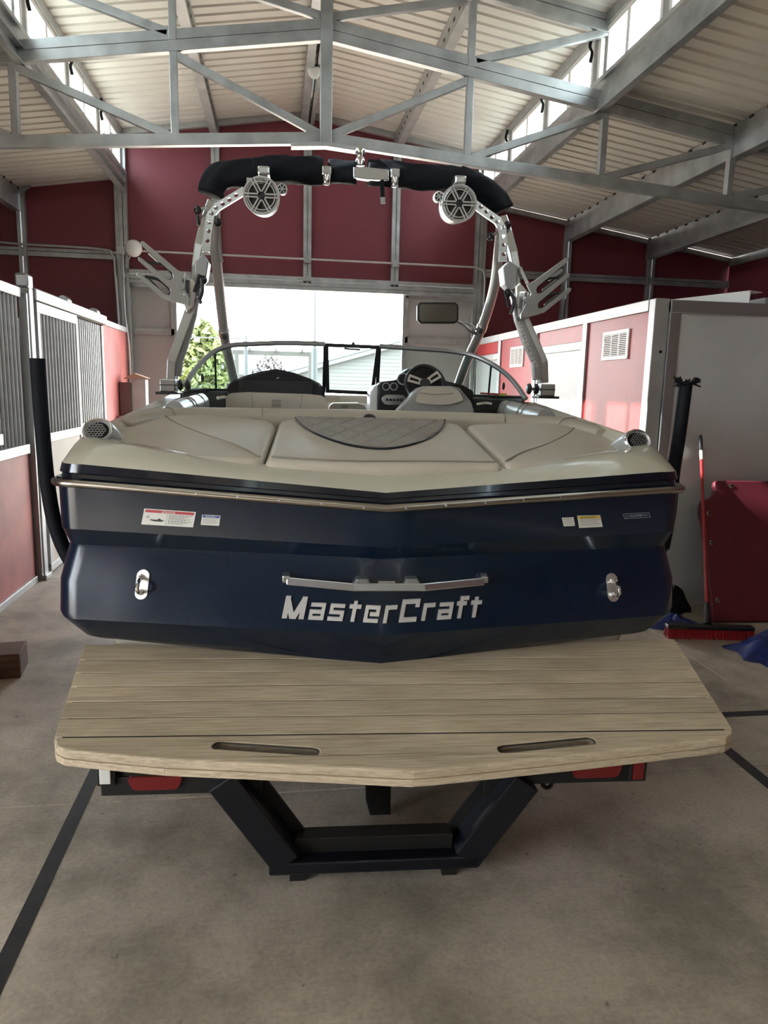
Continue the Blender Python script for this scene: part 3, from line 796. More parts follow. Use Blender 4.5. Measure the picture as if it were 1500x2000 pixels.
MB().tube([soc + dirv * (L - 0.22), soc + dirv * (L - 0.14)], 0.0128, 10).build('sticker', 'paper', br, smooth=True)
MB().tube([soc + dirv * (L - 0.14), soc + dirv * (L - 0.02), soc + dirv * L], [0.015, 0.015, 0.009], 10).build('grip', 'black_plastic', br, smooth=True)

# red padded board leaning on the wall, with a notched corner
pad = tag(empty('padded_board'), 'maroon padded board with a scooped corner and metal eyelets leaning against the stall wall', 'board')
W_, H_ = 1.25, 1.12
arc = []
cc = (0.03, H_ + 0.03); rr = 0.135
out = [(0.0, 0.0), (W_, 0.0), (W_, H_)] + [(0.16, H_), (0.135, H_ - 0.012), (0.125, H_ - 0.05)]
for k in range(1, 7): a = R(5 - 14 * k); out.append((0.035 + 0.095 * math.cos(a), H_ - 0.06 + 0.095 * math.sin(a)))
out += [(0.02, H_ - 0.16), (0.0, H_ - 0.19)]
px0 = Vector((3.335, 5.02, 0)); vx = Vector((1, -0.03, 0)).normalized(); vz = Vector((-0.02, 0.34, 1.06)).normalized(); vn = vx.cross(vz)
fnp = lambda u, v, t: px0 + vx * u + vz * v + vn * t
MB().prism(out, [], fnp, 0.0, 0.05).build('board', 'pad_red', pad, bevel=0.012)
for u, v in ((0.27, H_ - 0.045), (0.055, H_ - 0.27), (0.055, 0.62), (0.055, 0.17)):
    MB().lathe([(0.020, 0.05), (0.020, 0.054), (0.010, 0.056), (0.009, 0.050)], fnp(u, v, 0), vn, 14).build('eyelet', 'rail_steel', pad, smooth=True)
for v in (0.42, 0.86): MB().prism([(-0.03, v - 0.05), (0.02, v - 0.05), (0.02, v + 0.05), (-0.03, v + 0.05)], [], fnp, -0.02, 0.0).build('hinge', 'aluminium_dark', pad)

# blue tarpaulin heaps
def heap(name, label, cx, cy, rx, ry, h, seed, m='tarp_blue', grp=None, amp=1.0):
    rnd = random.Random(seed); mb = MB(); rows = []
    n, k = 40, 14
    ph = [rnd.uniform(0, 6.28) for _ in range(8)]
    for i in range(k + 1):
        t = i / k; row = []
        for j in range(n):
            a = 2 * math.pi * j / n
            rad = (1 - t) * (1 + 0.16 * math.sin(3 * a + ph[0]) + 0.09 * math.sin(7 * a + ph[1]) + 0.05 * math.sin(11 * a + ph[5]))
            z = h * (1 - (1 - t) ** 1.7) * (0.75 + 0.25 * math.sin(2 * a + ph[2])) * (1 + amp * (0.22 * math.sin(5 * a + 6 * t + ph[3]) + 0.15 * math.sin(9 * a - 9 * t + ph[4]) + 0.08 * math.sin(17 * a + 14 * t)) * (1 - t ** 3))
            if i == k: z = h * 0.8
            row.append((cx + rx * rad * math.cos(a), cy + ry * rad * math.sin(a), max(0.002, z)))
        rows.append(row)
    mb.grid(rows, closed=True)
    mb.f.append(tuple(range(n))[::-1])
    return tag(mb.build(name, m, smooth=True, angle=50), label, 'tarp' if m == 'tarp_blue' else 'bag', grp)
heap('blue_tarp', 'crumpled blue tarpaulin heap on the floor at the right edge in front of the broom', 3.46, 4.30, 0.40, 0.24, 0.16, 3, grp='blue tarpaulins')
heap('blue_tarp', 'flat blue tarpaulin with eyelets on the floor behind the broom head', 3.02, 4.99, 0.25, 0.17, 0.08, 5, grp='blue tarpaulins')
heap('black_bag', 'slumped black bag on the floor between broom handle and stall wall', 3.20, 5.34, 0.15, 0.12, 0.22, 8, 'black_cloth', amp=0.35)

# ================================================================== OUTSIDE, seen through the back opening
gnd = tag(MB().box(-400, 400, -120, 900, -0.30, -0.21).build('ground', 'gravel'), kind='structure')
apron = tag(MB().box(-9, 10, YB + 0.2, YB + 14, -0.22, -0.03).build('concrete_apron', 'concrete'), kind='structure')
apron2 = tag(MB().box(-16, OL - 0.15, -9, 6, -0.22, -0.03).build('concrete_yard', 'concrete'), kind='structure')
apron3 = tag(MB().box(OR_ + 0.15, 17, -9, 6, -0.22, -0.03).build('concrete_yard', 'concrete'), kind='structure')
# mountains
rows = [[], []]
rnd = random.Random(4)
for side in range(1):
    top_ = []; n = 60
    for i in range(n + 1):
        a = R(-75 + 150 * i / n); d = 700
        x, y = d * math.sin(a), d * math.cos(a)
        h = 26 + 9 * math.sin(i * 0.55) + 6 * math.sin(i * 1.37 + 1) + rnd.uniform(-2, 2)
        rows[0].append((x, y, -2)); rows[1].append((x * 1.12, y * 1.12, h))
    rows.append([(x * 1.35, y * 1.35, -2) for x, y, z in rows[0]])
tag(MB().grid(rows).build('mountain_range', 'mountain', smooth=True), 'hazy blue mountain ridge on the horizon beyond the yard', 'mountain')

def tree(name, label, base, h, rx, rz, m, n, seed, leaf=0.16, trunk=0.12):
    rnd = random.Random(seed)
    t = tag(empty(name, base), label, 'tree')
    MB().tube([(0, 0, 0), (0.05, 0, h * 0.4), (0, 0.03, h * 0.8)], [trunk, trunk * 0.7, trunk * 0.25], 8).build('trunk', 'bark', t, smooth=True)
    mb = MB()
    for k in range(n):
        while True:
            p = Vector((rnd.uniform(-1, 1), rnd.uniform(-1, 1), rnd.uniform(-1, 1)))
            if 0.15 < p.length < 1: break
        taper = 1.0 - 0.55 * max(0, p.z)
        c_ = Vector((p.x * rx * taper, p.y * rx * taper, h - rz + p.z * rz))
        d = Vector((rnd.uniform(-1, 1), rnd.uniform(-1, 1), rnd.uniform(-0.6, 0.9))).normalized()
        u = d.orthogonal().normalized(); w = d.cross(u); s = leaf * rnd.uniform(0.6, 1.3)
        mb.add([c_ - u * s * 0.4, c_ + d * s, c_ + u * s * 0.4, c_ - d * s * 0.6], [(0, 1, 2, 3)])
    tag(mb.build('foliage', m, t), kind='stuff')
    return t
tb = onY(402, 748, 25.0)
tree('leafy_tree', 'bright green leafy tree outside at the left of the opening', (tb.x, 25.0, -0.21), 4.0, 1.0, 1.75, 'leaf', 1500, 1, 0.22)
tb2 = onY(368, 748, 20.0)
tree('leafy_bush', 'low yellow green bush outside in front of the leafy tree', (tb2.x, 20.0, -0.21), 2.3, 0.65, 1.3, 'leaf', 800, 2, 0.2)
tb3 = onY(527, 748, 32.0)
tree('bare_bush', 'reddish brown sparse bush outside under the wooden pergola', (tb3.x, 32.0, -0.21), 3.3, 0.95, 0.95, 'leaf_dark', 520, 3, 0.12, 0.06)
# pergola
pg = tag(empty('pergola'), 'grey wooden pergola frame outside behind the left windshield pane', 'pergola')
pa, pb = onY(462, 688, 29.0), onY(606, 692, 29.0)
MB().beam((pa.x - 0.3, 29, pa.z), (pb.x + 0.2, 29, pa.z), 0.12, 0.18).build('beam', 'pergola', pg)
for p in (pa, pb):
    MB().beam((p.x, 29, -0.21), (p.x, 29, pa.z + 0.05), 0.16, 0.16, up=(0, 1, 0)).build('post', 'pergola', pg)
for k in range(3): MB().beam((pa.x + 0.5 + k * 1.0, 28.6, pa.z + 0.12), (pa.x + 0.5 + k * 1.0, 30.4, pa.z + 0.12), 0.08, 0.1).build('rafter', 'pergola', pg)
# flag pole / light mast
fp = onY(615, 600, 22.0)
pole = tag(empty('light_mast', (fp.x, 22, -0.21)), 'thin grey mast standing outside in the middle of the opening', 'pole')
MB().tube([(0, 0, 0), (0, 0, 3.0)], 0.09, 12).build('lower_shaft', 'pole_grey', pole, smooth=True)
MB().tube([(0, 0, 3.0), (0, 0, 9.5)], 0.045, 12).build('upper_shaft', 'pole_grey', pole, smooth=True)
MB().tube([(0, 0, 2.95), (0, 0, 3.06)], 0.075, 12).build('collar', 'pole_grey', pole, smooth=True)
# house with gable
hs = tag(empty('house'), 'pale clapboard house with a dark gable roof outside at the right', 'house')
HY = 38.0
e0, e1 = onY(545, 733, HY), onY(738, 681, HY)
sl = (e1.z - e0.z) / (e1.x - e0.x)
xr = e0.x + 11.0; zr = e0.z + sl * 11.0
def hz(x): return e0.z + sl * (x - e0.x) if x < xr else zr - sl * (x - xr)
nb = 40
for k in range(nb):                                   # clapboards
    za = -0.2 + k * 0.19; zb_ = za + 0.20
    if za > zr - 0.25: break
    xa = e0.x + 0.35 if za < hz(e0.x + 0.35) - 0.1 else e0.x + (za + 0.15 - e0.z) / sl + 0.1
    xb = 2 * xr - xa
    if xb - xa < 0.3: break
    zt_ = min(zb_, zr - 0.12)
    MB().prism([(HY, za), (HY + 0.2, za), (HY + 0.2, zt_), (HY + 0.025, zt_)], [], lambda u, v, t: (t, u, v), xa, xb).build('clapboard', 'siding', hs)
for s in (0, 1):
    A = (e0.x - 0.1, hz(e0.x) - sl * 0.1) if s == 0 else (2 * xr - e0.x + 0.1, hz(e0.x) - sl * 0.1)
    MB().beam((A[0], HY + 3.8, A[1]), (xr, HY + 3.8, zr), 8.2, 0.16).build('roof_slope', 'roof_tile', hs)
    MB().beam((A[0], HY - 0.32, A[1] - 0.08), (xr, HY - 0.32, zr - 0.08), 0.06, 0.18).build('fascia', 'siding', hs)
MB().box(e0.x + 0.5, 2 * xr - e0.x - 0.5, HY + 0.21, HY + 7.5, -0.2, e0.z - 0.1).build('body', 'siding', hs)
# distant fence line behind the pergola
fn_ = tag(empty('yard_wall'), 'low pale yard wall outside beyond the pergola', 'wall')
MB().box(-22, e0.x - 1.0, 44.0, 44.2, -0.21, 2.2).build('wall_body', 'siding', fn_)
MB().box(-22.1, e0.x - 0.9, 43.92, 44.28, 2.2, 2.32).build('coping', 'pergola', fn_)
# overhead wires
wr = tag(empty('power_line'), 'thin overhead wire outside crossing the tree at the left', 'wire')
w0, w1 = onY(340, 660, 21.0), onY(480, 662, 21.0)
MB().tube([(w0.x - 3, 21, w0.z + 0.03), (w1.x, 21, w1.z)], 0.018, 6).build('wire', 'pole_grey', wr)
MB().tube([(w1.x, 21, -0.21), (w1.x, 21, w1.z + 0.1)], 0.05, 8).build('pole', 'pole_grey', wr)

# ================================================================== BOAT
boat = tag(empty('motor_boat', BO), 'navy and cream wakeboard boat with tow tower and teak swim platform, stern towards the camera', 'boat')
boat.rotation_euler = (0, 0, BANG)
def plan(s, p=2.4, s0=0.42):
    return 1.0 if s < s0 else max(0.0, 1 - ((s - s0) / (1 - s0)) ** p)
def outline(w, o, v, zc, zv, yb, r=0.09, zs=0.02, ycap=6.0, ns=26, nc=7, nt=9, p=2.4, soft=0.0, cd=0.0):
    """one closed-at-the-bow level line: right side, transom with its V, left side"""
    half = []
    def zz(y): return zc + zs * (min(y, ycap) - o - r)
    for i in range(ns):
        s = 1 - i / ns
        s = s ** 0.8 if s > 0 else 0
        y = o + r + s * (yb - o - r); half.append((w * plan(s, p), y, zz(y)))
    for i in range(nc):
        a = R(90 * i / nc); half.append((w - r + r * math.cos(a), o + r - r * math.sin(a), zc - cd * math.sin(a)))
    for i in range(nt + 1):
        t = i / nt; tt = lerp(t, 1 - (1 - t) ** 2.2, soft)
        half.append(((w - r) * (1 - t), o - v * tt, lerp(zc - cd, zv, tt)))
    return half + [(-x, y, z) for x, y, z in half[-2::-1]]
def levels(ls, name, m, parent=boat, angle=28):
    return MB().grid([outline(*a[0], **a[1]) for a in ls]).build(name, m, parent, smooth=True, angle=angle)
# (w, o, v, z corner, z centre, bow y)
hull = levels([
    ((1.244, -0.004, 0.19, 1.352, 1.300, 6.25), dict(zs=0.03)),
    ((1.242, -0.004, 0.195, 1.192, 1.168, 6.15), dict(zs=0.03)),
    ((1.238, 0.000, 0.193, 1.184, 1.160, 6.14), dict(zs=0.03)),
    ((1.224, 0.030, 0.190, 1.124, 1.116, 6.02), dict(zs=0.03)),
    ((1.226, 0.026, 0.190, 1.112, 1.104, 6.02), dict(zs=0.03)),
    ((1.258, 0.002, 0.20, 0.985, 0.980, 5.90), dict(zs=0.03)),
    ((1.258, -0.020, 0.21, 0.862, 0.860, 5.75), dict(zs=0.03)),
    ((1.248, -0.024, 0.21, 0.842, 0.842, 5.72), dict(zs=0.03)),
    ((1.185, 0.030, 0.20, 0.752, 0.742, 5.55), dict(zs=0.03)),
    ((1.155, 0.055, 0.19, 0.735, 0.690, 5.50), dict(zs=0.03)),
    ((1.130, 0.09, 0.17, 0.725, 0.672, 5.48), dict(zs=0.03)),
], 'hull', 'navy')
hb = levels([
    ((1.10, 0.088, 0.17, 0.728, 0.674, 5.48), dict(zs=0.03)),
    ((1.085, 0.10, 0.15, 0.66, 0.64, 5.40), dict(zs=0.03)),
    ((1.02, 0.12, 0.10, 0.56, 0.52, 5.3), dict(zs=0.03)),
    ((0.55, 0.10, 0.05, 0.47, 0.42, 5.1), dict(zs=0.03)),
    ((0.10, 0.12, 0.0, 0.41, 0.40, 4.9), dict(zs=0.03, r=0.05)),
], 'hull_bottom', 'gelcoat')
# rub rail
rr_o = outline(1.256, -0.016, 0.197, 1.369, 1.316, 6.3, r=0.10, zs=0.03)
rail = MB().tube(rr_o, 0.0155, 10, up=(0, 0, 1)).build('rub_rail', 'rail_steel', boat, smooth=True, angle=60)
sc = None
for x in [-1.0 + 0.153 * k for k in range(14)]:
    t = 1 - abs(x) / 1.13; p = Vector((x, -0.016 - 0.197 * t - 0.0155, lerp(1.369, 1.316, t)))
    if sc is None: sc = MB().ico((0, 0, 0), 0.006, (1, 0.5, 1), 5).build('screw', 'aluminium_dark', rail); sc.location = p
    else: inst(sc, loc=p, parent=rail)
trim = levels([
    ((1.242, -0.004, 0.19, 1.352, 1.300, 6.25), dict(zs=0.03)),
    ((1.252, -0.014, 0.195, 1.360, 1.306, 6.28), dict(zs=0.03, r=0.1)),
    ((1.252, -0.014, 0.195, 1.384, 1.330, 6.28), dict(zs=0.03, r=0.1)),
    ((1.238, 0.000, 0.19, 1.388, 1.334, 6.26), dict(zs=0.03, r=0.1)),
    ((1.234, 0.004, 0.187, 1.402, 1.345, 6.26), dict(zs=0.03, r=0.1)),
    ((1.242, -0.002, 0.183, 1.408, 1.348, 6.26), dict(zs=0.03, r=0.1)),
    ((1.234, 0.002, 0.172, 1.440, 1.368, 6.24), dict(zs=0.03, r=0.1)),
], 'trim_band', 'navy_trim', angle=25)
YC = 1.9
deck = levels([
    ((1.232, 0.002, 0.172, 1.440, 1.368, 6.24), dict(zs=0.035, r=0.10, ycap=YC, soft=0.0, cd=0)),
    ((1.226, 0.020, 0.165, 1.465, 1.380, 6.22), dict(zs=0.045, r=0.12, ycap=YC, soft=0.3, cd=0.006)),
    ((1.216, 0.058, 0.150, 1.505, 1.398, 6.20), dict(zs=0.06, r=0.15, ycap=YC, soft=0.6, cd=0.018)),
    ((1.197, 0.110, 0.130, 1.540, 1.418, 6.16), dict(zs=0.07, r=0.18, ycap=YC, soft=0.8, cd=0.034)),
    ((1.170, 0.165, 0.155, 1.562, 1.424, 6.10), dict(zs=0.075, r=0.21, ycap=YC, soft=0.9, cd=0.054)),
    ((1.142, 0.210, 0.190, 1.555, 1.430, 6.02), dict(zs=0.077, r=0.23, ycap=YC, soft=1.0, cd=0.060)),
    ((1.120, 0.245, 0.222, 1.536, 1.432, 5.92), dict(zs=0.082, r=0.24, ycap=YC, soft=1.0, cd=0.056)),
    ((1.110, 0.262, 0.236, 1.508, 1.422, 5.88), dict(zs=0.088, r=0.24, ycap=YC, soft=1.0, cd=0.045)),
    ((1.102, 0.272, 0.240, 1.440, 1.400, 5.84), dict(zs=0.09, r=0.24, ycap=YC, soft=1.0, cd=0.02)),
], 'deck', 'gelcoat', angle=50)
tub_l = [outline(*a[0], **a[1]) for a in [
    ((1.101, 0.273, 0.240, 1.442, 1.402, 5.84), dict(zs=0.09, r=0.24, ycap=YC, soft=1.0)),
    ((1.05, 0.34, 0.12, 1.10, 1.10, 5.6), dict(zs=0.0, r=0.24)),
    ((0.95, 0.45, 0.06, 0.98, 0.98, 5.3), dict(zs=0.0, r=0.24))]]
tb = MB().grid(tub_l)
nn = len(tub_l[0]); h_ = nn // 2
for i in range(h_): tb.f.append((2 * nn + i, 2 * nn + i + 1, 2 * nn + nn - 2 - i, 2 * nn + nn - 1 - i))
tb.build('cockpit_liner', 'gelcoat_white', boat, smooth=True, angle=50)

# intake vents on the quarters
for s, (vx_, vy_) in ((-1, (190, 840)), (1, (1246, 860))):
    c_ = bX(vx_, vy_, s * 1.135)
    ax = Vector((s * 0.10, -0.93, 0.36)).normalized()
    v = MB().lathe([(0.020, 0.26), (0.044, 0.17), (0.058, 0.07), (0.063, 0.02), (0.062, 0.0), (0.055, -0.006), (0.049, 0.004), (0.044, 0.010)], c_, -ax, 28)
    # profile runs forward along -axis; flatten in height
    for p in v.v: p.z = c_.z + (p.z - c_.z) * 0.80
    vo = v.build('air_vent', 'silver_paint', boat, smooth=True, angle=50)
    d = MB().lathe([(0.0, 0.011), (0.050, 0.011)], c_, -ax, 28)
    for p in d.v: p.z = c_.z + (p.z - c_.z) * 0.80
    d.build('grille_back', 'dark_void', vo)
    a_ = Vector((1, 0, 0)); a_ = (a_ - ax * a_.dot(ax)).normalized(); b_ = ax.cross(a_)
    hx = MB(); hr = 0.0074
    for i in range(-4, 5):                                    # honeycomb of thin walls
        for j in range(-4, 5):
            u = (i + (0.5 if j % 2 else 0)) * hr * 1.73; w_ = j * hr * 1.5
            if math.hypot(u - s * 0.008, w_ * 1.1) > 0.038: continue
            ring = [c_ + ax * -0.002 + a_ * (u + hr * math.cos(R(60 * k + 30))) + b_ * (w_ + hr * math.sin(R(60 * k + 30))) * 0.85 for k in range(6)]
            for k in range(6): hx.beam(ring[k], ring[(k + 1) % 6], 0.0022, 0.004, up=ax)
    tag(hx.build('grille', 'aluminium_dark', vo), kind='stuff')
    rim = MB().tube([c_ - ax * 0.001 + (a_ * math.cos(R(12 * k)) + b_ * math.sin(R(12 * k)) * 0.80) * 0.059 for k in range(31)], 0.0045, 6, caps=False)
    rim.build('bezel', 'chrome', vo, smooth=True)

# ------------------------------------------------------------------ sun pads
PA, PB = 1.468, 0.138                                        # pad surface z = PA + PB*(y-0.05)
def padpt(px, py): q = bPl(px, py, PA - PB * 0.05, PB); return (q.x, q.y)
def offset(loop, d):
    n = len(loop); out = []
    area = sum(loop[i][0] * loop[(i + 1) % n][1] - loop[(i + 1) % n][0] * loop[i][1] for i in range(n))
    sg = 1 if area > 0 else -1
    for i in range(n):
        a, b, c_ = Vector(loop[i - 1]), Vector(loop[i]), Vector(loop[(i + 1) % n])
        e1, e2 = (b - a), (c_ - b)
        if e1.length < 1e-6 or e2.length < 1e-6: out.append(tuple(b)); continue
        e1.normalize(); e2.normalize()
        n1, n2 = Vector((-e1.y, e1.x)) * sg, Vector((-e2.y, e2.x)) * sg
        m_ = n1 + n2
        if m_.length < 1e-4: m_ = n1
        m_.normalize(); k = 1 / max(0.5, m_.dot(n1)); out.append(tuple(b + m_ * d * k))
    return out
def rounded(loop, r, n=5):
    out = []; k = len(loop)
    for i in range(k):
        a, b, c_ = Vector(loop[i - 1]), Vector(loop[i]), Vector(loop[(i + 1) % k])
        ra = min(r, (a - b).length * 0.45, (c_ - b).length * 0.45)
        p, q = b + (a - b).normalized() * ra, b + (c_ - b).normalized() * ra
        for j in range(n + 1):
            t = j / n; out.append(tuple(p * (1 - t) ** 2 + b * 2 * t * (1 - t) + q * t * t))
    return out
def cushion(loop, base, th, er, fn, crown=0.004, rings=5):
    """puffy pad: rounded edge rings and a slightly crowned top; fn(u,v,h)->3D"""
    mb = MB(); rows = [[fn(u, v, -th) for u, v in offset(loop, er * 0.3)], [fn(u, v, -th * 0.6) for u, v in loop]]
    for i in range(rings + 1):
        a = R(90 * i / rings); d = er * (1 - math.cos(a)); h = -er + er * math.sin(a)
        rows.append([fn(u, v, h) for u, v in offset(loop, d)])
    inner = offset(loop, er)
    cx = sum(p[0] for p in inner) / len(inner); cy = sum(p[1] for p in inner) / len(inner)
    for k in range(1, 7):
        t = k / 6; rows.append([fn(lerp(u, cx, t), lerp(v, cy, t), crown * math.sin(t * math.pi / 2)) for u, v in inner])
    mb.grid(rows, closed=True); return mb
fpad = lambda u, v, h: Vector((u, v, PA + PB * (v - 0.05) + h))
cpad = [padpt(*p) for p in ((517, 899), (545, 821), (566, 817), (720, 820), (880, 824), (902, 829), (984, 908), (750, 908))]
cp = cushion(rounded(cpad, 0.035, 4), 0, 0.10, 0.030, fpad).build('sun_pad', 'vinyl', boat, smooth=True, angle=60)
lpad = [padpt(*p) for p in ((513, 898), (400, 893), (300, 884), (240, 874), (221, 862), (222, 846), (245, 822), (275, 808), (330, 803), (430, 811), (525, 820), (538, 826))]
lp = cushion(rounded(lpad, 0.06, 4), 0, 0.10, 0.028, fpad).build('sun_pad', 'vinyl', boat, smooth=True, angle=60)
rpad = [padpt(*p) for p in ((988, 908), (1100, 902), (1200, 897), (1231, 890), (1231, 878), (1205, 848), (1165, 828), (1120, 823), (1000, 826), (920, 827), (910, 831))]
rp_ = cushion(rounded(rpad, 0.06, 4), 0, 0.10, 0.028, fpad).build('sun_pad', 'vinyl', boat, smooth=True, angle=60)
def seamline(parent, pts, r=0.0035, m='seam', lift=0.0035, n=7):
    ps = [Vector((*padpt(*p), 0)) for p in pts]; path = smooth_path(ps, n)
    return MB().tube([fpad(p.x, p.y, lift) for p in path], r, 6).build('piping', m, parent, smooth=True)
seamline(lp, ((312, 806), (345, 828), (400, 850), (460, 870), (508, 893)))
seamline(rp_, ((1128, 826), (1112, 846), (1070, 868), (1020, 885), (988, 902)))
# darker outer fields of the side pads lie just above the vinyl
def field(parent, pts, m):
    lo = [padpt(*p) for p in pts]
    MB().prism(lo, [], lambda u, v, t: fpad(u, v, t), 0.0105, 0.0125)
seamline(cp, ((530, 893), (640, 900), (750, 902), (860, 902), (975, 903)), 0.003)
# quilted insert
arc_px = [(577, 819), (592, 834), (620, 851), (665, 868), (712, 877), (757, 879), (800, 872), (835, 860), (858, 844), (868, 828), (868, 823)]
arc_xy = [padpt(*p) for p in arc_px]
arcs = [(p.x, p.y) for p in smooth_path([Vector((a, b, 0)) for a, b in arc_xy], 5)]
xa, xb = min(p[0] for p in arcs), max(p[0] for p in arcs); ytop = max(p[1] for p in arcs)
def ylow(x):
    for i in range(len(arcs) - 1):
        if arcs[i][0] <= x <= arcs[i + 1][0]:
            t = (x - arcs[i][0]) / max(1e-6, arcs[i + 1][0] - arcs[i][0]); return lerp(arcs[i][1], arcs[i + 1][1], t)
    return ytop
def ctop(u, v): return 0.013
rows = []; NX, NY = 150, 60
for i in range(NX + 1):
    x = lerp(xa + 0.002, xb - 0.002, i / NX); y0 = min(ylow(x), ytop - 0.001); row = []
    for j in range(NY + 1):
        y = lerp(y0, ytop + 0.005, j / NY)
        d1 = abs(((x / 0.105 + y / 0.20) % 1.0) - 0.5) * 2; d2 = abs(((x / 0.105 - y / 0.20) % 1.0) - 0.5) * 2
        g1 = min(1, (1 - d1) / 0.16); g2 = min(1, (1 - d2) / 0.16)
        row.append(fpad(x, y, 0.0045 + 0.0065 * min(g1, g2)))
    rows.append(row)
qi = MB().grid(rows).build('quilted_insert', 'quilt', cp, smooth=True, angle=80)
MB().tube([fpad(x, y, 0.007) for x, y in arcs], 0.0055, 8).build('edge_piping', 'navy_trim', cp, smooth=True)

# backrest bolster behind the pads
bz = [(-1.125, 0.62, 1.578), (-1.105, 0.80, 1.606), (-1.03, 0.97, 1.622), (-0.80, 1.05, 1.628), (-0.40, 1.08, 1.630), (0, 1.085, 1.632), (0.40, 1.08, 1.630), (0.80, 1.05, 1.626), (1.03, 0.97, 1.620), (1.105, 0.80, 1.604), (1.125, 0.62, 1.576)]
path = smooth_path([Vector(p) for p in bz], 6)
prof = []
for a in range(0, 181, 20): prof.append((0.085 * math.cos(R(a)), 0.045 * math.sin(R(a)) - 0.045))
prof += [(-0.092, -0.10), (-0.092, -0.22), (0.092, -0.22), (0.092, -0.10)]
rows = []
for i, p in enumerate(path):
    d = (path[min(i + 1, len(path) - 1)] - path[max(i - 1, 0)]); d.z = 0; d.normalize(); sd_ = Vector((d.y, -d.x, 0))
    e = min(1.0, 0.35 + 0.65 * min(i, len(path) - 1 - i) / 8)
    rows.append([p + sd_ * (q[0] * e) + Vector((0, 0, q[1] * (e if q[1] > -0.1 else 1))) for q in prof])
bol = MB().grid(rows, closed=True)
nP = len(prof); tot = len(path) * nP
bol.f += [tuple(range(nP))[::-1], tuple(range(tot - nP, tot))]
bo = bol.build('backrest_bolster', 'vinyl_tan', boat, smooth=True, angle=60)
for i in (13, 22, 41, 50):
    p = path[i]; d = (path[i + 1] - path[i - 1]); d.z = 0; d.normalize(); sd_ = Vector((d.y, -d.x, 0))
    MB().tube([p + sd_ * (q[0] * 1.015) + Vector((0, 0, q[1] + 0.002)) for q in prof[:11]], 0.003, 6).build('seam', 'seam', bo)
q = bY(722, 815, 0.99)
MB().lathe([(0.0, 0.004), (0.030, 0.004), (0.036, 0.0), (0.038, -0.01)], q + Vector((0, 0, -0.012)), (0, -0.8, 0.6), 24).build('finger_pull', 'frame_grey', bo, smooth=True)

# ------------------------------------------------------------------ cockpit
def pxprism(pts, y0, y1, name, m, parent, bevel=0.0, smooth=False, round_r=0.0, holes=()):
    lo = [(lambda q: (q.x, q.z))(bY(a, b, y0)) for a, b in pts]
    if round_r: lo = rounded(lo, round_r, 4)
    hl = [[(lambda q: (q.x, q.z))(bY(a, b, y0)) for a, b in h] for h in holes]
    return MB().prism(lo, hl, lambda u, v, t: (u, t, v), y0, y1).build(name, m, parent, bevel=bevel, smooth=smooth, bseg=3)
# side bolsters inside the gunwale
for s, pts in ((-1, ((352, 796), (372, 772), (415, 764), (442, 770), (445, 798))), (1, ((992, 812), (1000, 792), (1030, 786), (1058, 790), (1072, 812)))):
    b_ = MB(); rows = []
    for i in range(9):
        t = i / 8; y = lerp(1.12, 2.02, t); r_ = 0.11 - 0.015 * t; xc_ = s * lerp(1.0, 1.0, t); z_ = lerp(1.575, 1.615, t)
        rows.append([(xc_ + s * r_ * 0.55 * math.cos(R(a)), y, z_ + r_ * 0.75 * math.sin(R(a))) for a in range(0, 360, 24)])
    b_.grid(rows, closed=True); b_.f += [tuple(range(15))[::-1], tuple(range(120, 135))]
    bb = b_.build('side_bolster', 'vinyl_grey', boat, smooth=True, angle=50)
    for t in (0.35, 0.45, 0.8):
        y = lerp(1.12, 2.02, t); r_ = 0.112 - 0.015 * t; z_ = lerp(1.575, 1.615, t)
        MB().tube([(s * 1.0 + s * r_ * 0.55 * math.cos(R(a)), y, z_ + r_ * 0.75 * math.sin(R(a))) for a in range(20, 200, 15)], 0.003, 5).build('seam', 'seam', bb)
    MB().tube([(s * 0.90, 1.98, 1.655), (s * 0.86, 2.0, 1.665), (s * 0.80, 2.0, 1.655)], 0.012, 8).build('cleat', 'chrome', bb, smooth=True)
# dash cowls under the windshield
for s in (-1, 1):
    lo = [(s * 0.20, 2.36), (s * 1.02, 2.30), (s * 1.10, 1.96), (s * 1.13, 2.0), (s * 1.12, 2.6), (s * 0.95, 3.0), (s * 0.20, 3.05)]
    MB().prism(lo, [], lambda u, v, t: (u, v, t), 1.40, 1.700).build('dash_cowl', 'dash_grey', boat, bevel=0.012)
# observer seat: black shell, cream cushion
ps = empty('passenger_seat', parent=boat)
pxprism(((440, 800), (441, 768), (446, 752), (458, 741), (480, 733), (510, 725), (541, 720), (575, 728), (605, 739), (625, 749), (634, 760), (636, 800)), 2.10, 2.22, 'shell', 'navy_trim', ps, bevel=0.015, smooth=True)
pxprism(((466, 768), (467, 743), (612, 745), (611, 770)), 2.085, 2.11, 'shell_inset', 'frame_grey', ps, bevel=0.006)
pxprism(((540, 738), (545, 736), (545, 739), (540, 740)), 2.083, 2.086, 'badge', 'chrome', ps)
pxprism(((441, 802), (441, 778), (448, 768), (480, 766), (600, 770), (630, 773), (640, 784), (641, 802)), 1.96, 2.09, 'cushion', 'vinyl', ps, bevel=0.02, smooth=True, round_r=0.02)
emb = empty('seat_emblem', parent=boat)
for r0 in range(2):
    for k in range(4):
        x0 = 531 + k * 4.6; y0_ = 781 if r0 == 0 else 788
        pxprism(((x0, y0_), (x0 + 3.4, y0_), (x0 + 3.4, y0_ + (5 if r0 == 0 else 7)), (x0, y0_ + (5 if r0 == 0 else 7))), 1.956, 1.961, 'emblem_block', 'seam', emb)
for x0 in (490, 590):
    pxprism(((x0, 769), (x0 + 1.2, 769), (x0 + (5 if x0 < 500 else -3), 800), (x0 + (4 if x0 < 500 else -4), 800)), 1.957, 1.962, 'seam', 'seam', ps)
